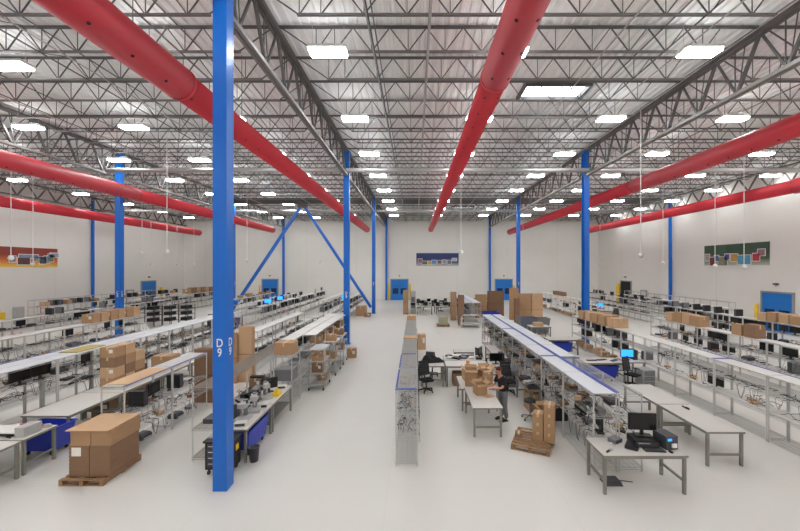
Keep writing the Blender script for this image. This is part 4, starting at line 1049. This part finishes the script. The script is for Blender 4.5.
# far monitors and desks stuff
for i in range(8):
    x = [1.0,1.8,.9,1.9,3.1,3.9,2.6,4.0][i] if False else [1.1,1.9,3.2,4.0,-.2,2.4,1.6,2.4][i]; y = [37.9,38.0,37.9,38.0,38.0,41.9,41.9,38.1][i]
    x = min(x, 3.6)
    (KMON if i%2==0 else KTOW['black']).place((x,y,T), .2*i-.5, '%s on the far centre desks, %s of the dark ones' % ('dark monitor' if i%2==0 else 'dark computer tower', od(i+1)), 'monitor' if i%2==0 else 'computer', 'computers on the far centre desks')
KGLOW.place((18.95,36.8,T), .1, 'lit blue monitor on a far right desk near the right blue column', 'monitor')
for i,(x,y,z) in enumerate(((-12.1,32.2,1.925),(-12.1,29.6,1.925),(-6.6,33.6,1.925))): KGLOW.place((x,y,z), .4, 'lit blue monitor far left of the aisle, %s from left' % ['first','second','third'][i], 'monitor', 'lit monitors on the far left racks')

# ---------------------------------------------------------------- cardboard sheets
def sheets(x, y, w, d, h, label, m='card', rz=0, lean=0):
    o = empty('cardboard_sheet_bundle', (x,y,0), rz); tag(o, label, 'cardboard')
    n = max(2, int(d/.04)); b = MB()
    for k in range(n):
        dx = .015*((k*5)%3); b.box(-w/2+dx, -d/2+k*d/n, 0, w/2+dx-.02, -d/2+(k+1)*d/n-.006, h-.02*((k*3)%4))
    b.build('sheet_stack', M[m], o); MB().box(-w/2-.005,-d/2-.006,h*.5,w/2+.005,-d/2-.001,h*.5+.02).build('strap', M['dgrey'], o)
    o.rotation_euler.x = lean
    return o
sheets(-7.75, 13.4, .75, .3, 1.98, 'tall brown cardboard sheets at the end of the blue-edged rack', 'card2')
sheets(-7.95, 15.6, .62, .3, 2.15, 'tall cardboard sheets just right of the nearest column, left bundle')
sheets(-7.35, 15.75, .6, .3, 2.42, 'tall cardboard sheets just right of the nearest column, right bundle', 'card3')
sheets(3.62, 34.0, .5, .5, 2.65, 'tall narrow brown sheets at the near end of the far double rack, left', 'card')
sheets(4.2, 30.4, .5, .5, 2.5, 'tall narrow brown sheets at the near end of the far double rack, right', 'card2') if False else sheets(3.95, 31.0, .5, .5, 2.6, 'tall narrow brown sheets at the near end of the far double rack, right', 'card2')
sheets(6.5, 35.5, 1.1, .4, 2.3, 'wide brown sheets right of the far double rack', 'card')
sheets(8.1, 36.2, 1.6, .4, 2.6, 'wide brown sheets behind the blue tub', 'card2'); sheets(9.4, 34.2, .8, .4, 3.0, 'tallest brown sheet bundle near the third right column', 'card')
sheets(9.3, 30.6, 1.0, .5, 2.75, 'huge brown sheet bundle behind the grey laundry tubs, left', 'card'); sheets(10.35, 30.7, .95, .5, 2.75, 'huge brown sheet bundle behind the grey laundry tubs, right', 'card3')
sheets(8.45, 29.9, .35, .5, 2.4, 'narrow brown sheet bundle left of the huge bundles', 'card2')
sheets(-1.0, 38.6, .5, 1.4, 2.5, 'tall brown sheets leaning at the farther centre wire rack', 'card')
carton((-5.5,37.0,0), 1.0, 1.0, 1.0, 'large brown carton on the floor at the right brace foot', 0, 'card')
carton((-4.9+.1,36.4,0), .6, .8, .35, 'low brown carton on the floor at the right brace foot', 0, 'card2')
carton((.4,22.0,0), .5, .5, .9, 'brown carton at the far end of the centre wire rack', 0, 'card3')
carton((-.2,21.3,1.91), .52, .7, .25, 'flat brown carton on top of the centre wire rack, far end', 0, 'card3')
o = MB().box(-.5,15.5,1.906,.07,16.1,1.94).build('cardboard_shelf_cover', M['card3']); tag(o, 'brown board lying on top of the centre wire rack', 'cardboard')
o = MB().box(-8.08,9.4,1.925,-7.5,10.9,1.94).build('cardboard_shelf_cover', M['card3']); tag(o, 'tan board lying on the blue-edged rack top', 'cardboard')
# carton pile on the long table, left
for k in range(4):
    for j in range(3):
        carton((-10.5+.0, 12.5+j*.47, T+.001+k*.345), .5, .44, .34, '%s carton of the pile on the long white table, %s column' % (['bottom','second','third','top'][k], ['near','middle','far'][j]), R.uniform(-.05,.05), ['card','card3','card2'][(k+j)%3], group='carton pile on the long white table') if not (k == 3 and j == 2) else None
carton((-10.3,14.9,T+.001), .8, .6, .5, 'wide brown carton on the long white table behind the pile', 0, 'card')
KTOW['grey'].place((-10.6,13.9,T), 1.4, 'grey computer tower on the long white table', 'computer')
for k in range(3): carton((-10.4,12.2+k*1.0,0), .6, .6, .55, 'dark carton under the long white table, %s nearest' % od(k+1), 0, 'card2', group='cartons under the long white table')
# sloping covers and clutter on the left table
o = empty('machine_cover', (-10.4,9.12,T)); tag(o, 'white sloping machine cover on the left table', 'machine')
MB().rect((-.75,-.2,.12),(.75,-.2,.10),.42,.03).build('cover_lid', M['white'], o); MB().box(.72,-.42,0,.95,.0,.24).build('side_box', M['lgrey'], o); MB().box(-.7,-.35,0,.6,.0,.09).build('machine_body', M['dgrey'], o)
MB().tube([(-.5,-.42,.05),(-.3,-.46,.11),(-.1,-.42,.05)],.02,6).build('machine_hose', M['black'], o)
for k in range(6):
    o = MB().taper(0,0,0,.08,.1,.06,.05,.03).build('packing_scrap', [M['paper'],M['redp'],M['lgrey']][k%3], None, False, (-10.3+.16*k,9.3,T+.0), k*.7); tag(o, '%s scrap on the left table behind the machine cover, %s from left' % (['white','red','grey'][k%3], od(k+1)), 'scrap', 'scraps on the left table')
carton((-10.9+.1,7.95,0), .8, .6, .55, 'brown carton under the table cut by the left picture edge', 0, 'card')
# yellow and pale papers on the T row
o = MB().box(-12.75,12.9,1.93,-12.1,14.1,1.96).build('yellow_folder', mat('olive_folder',(176,160,90),.7)); tag(o, 'olive-yellow sheet lying on the white rack left of long table', 'sheet')
# white wrapped goods and test frames in the left middle
for k in range(6):
    o = MB().taper(0,0,0,.7,.5,.45,.3,.3).build('wrapped_bundle', M['paper'], None, False, (-22.3+1.15*(k//3), 25+1.3*(k%3), 0)); tag(o, 'white plastic-wrapped bundle on the floor, left middle, %s row %s nearest' % (['front','rear'][k//3], od(k%3+1)), 'bundle', 'white wrapped bundles')
for k in range(3):
    o = empty('test_rack', (-22.2+1.15*k, 30.6+k*.4, 0)); tag(o, 'dark wheeled test rack of electronics in the left middle, %s nearest' % od(k+1), 'rack', 'dark test racks')
    for sx in (-1,1):
        for sy in (-1,1): MB().box(sx*.4-.02,sy*.5-.02,0,sx*.4+.02,sy*.5+.02,1.75).build('post', M['dgrey'], o)
    for z in (.4,.9,1.4): MB().box(-.38,-.48,z,.38,.48,z+.03).box(-.3,-.4,z+.03,.25,.35,z+.28).build('equipment_tray', M['black'], o)
# steel frames at the near end of the far double rack
for i,(x,w) in enumerate(((4.4,1.5),(6.0,1.2))):
    o = empty('steel_cart_frame', (x+.2,29.6,0)); tag(o, 'white tubular cart frame before the far double rack, %s' % ['left','right'][i], 'cart')
    b = MB(); b.tube([(-w/2,0,0),(-w/2,0,.9),(-w/2+.15,0,1.05),(w/2-.15,0,1.05),(w/2,0,.9),(w/2,0,0)], .045, 8); b.build('handle_frame', M['white'], o)
    MB().box(-w/2,0,.25,w/2,1.0,.3).build('cart_deck', M['lgrey'], o)
    MB().tube([(-w/2,1.0,0),(-w/2,1.0,.6),(w/2,1.0,.6),(w/2,1.0,0)], .035, 6).build('rear_frame', M['white'], o)
# clutter in front of the double rack, lower side tables
table(3.88, 4.31, 12.25, 13.9, .8, 'brown wooden bench attached to the double rack, middle', topm='card2')
table(3.75, 4.3, 16.6, 19.4, .8, 'grey side bench of the double rack, farther', lower=.35)
for k in range(5): KDEV[list(KDEV)[k%4]].place((4.08,12.45+.29*k,.8), .3*k, '%s on the brown wooden bench, %s nearest' % (list(KDEV)[k%4][0], od(k+1)), list(KDEV)[k%4][1])
carton((4.08,11.3,0), .4, .4, .6, 'brown carton on the floor beside the double rack near stool', 0, 'card', True)
for k in range(3): carton((3.55+.0*k,13.55+.5*k,0), .5, .45, .6, 'brown carton under the double rack bench, %s nearest' % od(k+1), 0, 'card2') if False else None
carton((4.1,12.7,0), .34, .6, .6, 'tall brown carton under the brown wooden bench', 0, 'card')

# ---------------------------------------------------------------- the person
def skin_obj(name, pts, edges, radii, m, parent, sub=2, root=0):
    me = bpy.data.meshes.new(name); me.from_pydata([tuple(p) for p in pts], edges, []); me.materials.append(m)
    o = bpy.data.objects.new(name, me); COL.objects.link(o)
    if parent: o.parent = parent
    sk = o.modifiers.new('Skin', 'SKIN'); sk.use_smooth_shade = True
    lay = me.skin_vertices[0] if me.skin_vertices else None
    if lay is None:
        bpy.context.view_layer.objects.active = o
        me.attributes  # noqa
    for i, r in enumerate(radii):
        me.skin_vertices[0].data[i].radius = r if isinstance(r, tuple) else (r, r)
        me.skin_vertices[0].data[i].use_root = (i == root)
    ss = o.modifiers.new('Sub', 'SUBSURF'); ss.levels = sub; ss.render_levels = sub
    return o
# local frame: person faces -y, arms reach forward over the table
P = empty('person', (2.88, 11.78, 0), -PI/2+.4); tag(P, 'person in black T-shirt and grey trousers packing a carton at the table', 'person')
pts = [(0,0,.96),(0,-.01,1.1),(0,-.04,1.26),(0,-.08,1.4),(0,-.12,1.47),(0,-.15,1.53),(0,-.18,1.6),(0,-.18,1.68)]
rad = [(.11,.08),(.11,.085),(.14,.10),(.12,.085),(.058,.058),(.06,.06),(.085,.1),(.07,.085)]
edges = [(0,1),(1,2),(2,3),(3,4),(4,5),(5,6),(6,7)]
def chain(a, ps, rs):
    prev = a
    for p, r in zip(ps, rs):
        pts.append(p); rad.append(r); edges.append((prev, len(pts)-1)); prev = len(pts)-1
    return prev
for s in (-1, 1):
    h = chain(3, [(s*.17,-.08,1.39),(s*.2,-.13,1.25),(s*.21,-.18,1.13),(s*.17,-.33,1.12),(s*.11,-.47,1.13),(s*.1,-.52,1.13)], [.06,.048,.042,.036,.026,(.036,.018)])
    for f in range(4):
        x = s*.1+(f-1.5)*.02; ln = [.055,.07,.066,.05][f]
        chain(h, [(x,-.565,1.128),(x,-.565-ln*.5,1.115),(x,-.565-ln*.85,1.092)], [.0095,.009,.007])
    chain(h, [(s*.1-s*.035,-.525,1.12),(s*.1-s*.05,-.555,1.105)], [.011,.009])
    chain(0, [(s*.1,.0,.88),(s*.105,-.0,.7),(s*.11,-.02,.5),(s*.11,.03,.3),(s*.11,.05,.1),(s*.115,-.03,.045),(s*.12,-.12,.035)], [.075,.07,.056,.05,.04,.04,.03])
body = skin_obj('body', pts, edges, rad, M['skin'], P)
tp = [(0,0,.9),(0,-.01,1.1),(0,-.04,1.26),(0,-.08,1.405),(0,-.11,1.44)]; te = [(0,1),(1,2),(2,3),(3,4)]; tr = [(.185,.14),(.172,.13),(.182,.135),(.145,.105),(.07,.07)]
for s in (-1,1):
    n = len(tp); tp += [(s*.175,-.08,1.39),(s*.205,-.13,1.26),(s*.212,-.155,1.19)]; te += [(3,n),(n,n+1),(n+1,n+2)]; tr += [.075,.066,.066]
skin_obj('t_shirt', tp, te, tr, M['shirt'], P)
tp = [(0,0,1.03),(0,0,.9)]; te = [(0,1)]; tr = [(.158,.12),(.165,.13)]
for s in (-1,1):
    n = len(tp); tp += [(s*.1,0,.8),(s*.108,-.01,.6),(s*.112,0,.4),(s*.112,.04,.2),(s*.112,.05,.07)]; te += [(1,n),(n,n+1),(n+1,n+2),(n+2,n+3),(n+3,n+4)]; tr += [.105,.09,.078,.07,.066]
skin_obj('trousers', tp, te, tr, M['trouser'], P)
for s in (-1,1):
    MB().taper(s*.118,-.06,0,.03,.05,.15,.05,.15).taper(s*.118,-.055,.03,.085,.048,.145,.03,.07).build('shoe', M['shoe'], P, True)
hb = MB().ball((0,-.165,1.665), .1, 16, 1.05); hb.v = [(x*.93, y*1.1+.02, z) if z > 1.63 or y > -.16 else (x*.85, -.14, max(z,1.62)) for (x,y,z) in hb.v]
hb.build('hair', M['hair'], P, True)
for s in (-1,1):
    MB().ball((s*.032,-.268,1.635), .009, 8).build('eye', M['paper'], P, True); MB().ball((s*.032,-.275,1.635), .005, 8).build('pupil', M['black'], P, True)
    MB().ball((s*.088,-.17,1.625), .024, 8, 1.3).build('ear', M['skin'], P, True)
MB().taper(0,-.28,1.59,1.635,.014,.018,.007,.006).build('nose', M['skin'], P, True)
MB().box(-.022,-.27,1.562,.022,-.262,1.57).build('mouth', mat('lips',(160,90,84),.6), P)

# ---------------------------------------------------------------- camera, world, view
cam = bpy.data.cameras.new('camera'); co = bpy.data.objects.new('camera', cam); COL.objects.link(co)
co.location = (0, 0, 5); co.rotation_euler = (PI/2, 0, 0)
cam.sensor_width = 36; cam.lens = 360*36/800; cam.shift_x = -15/800; cam.shift_y = 1.5/800
cam.clip_start = .05; cam.clip_end = 300
SC.camera = co
w = bpy.data.worlds.new('world'); SC.world = w; w.use_nodes = True
w.node_tree.nodes['Background'].inputs[0].default_value = (.8,.88,1,1); w.node_tree.nodes['Background'].inputs[1].default_value = .5
SC.view_settings.view_transform = 'Standard'; SC.view_settings.look = 'None'; SC.view_settings.gamma = 1
SC.view_settings.exposure = 0.56; SC.view_settings.use_curve_mapping = False
SC.cycles.max_bounces = 8; SC.cycles.diffuse_bounces = 5; SC.cycles.use_denoising = True
SC.cycles.sample_clamp_indirect = 6
for l, os_ in LABELS.items():
    if len(os_) > 1: print('DUP LABEL', len(os_), l)
print('OBJECTS', len(bpy.data.objects))
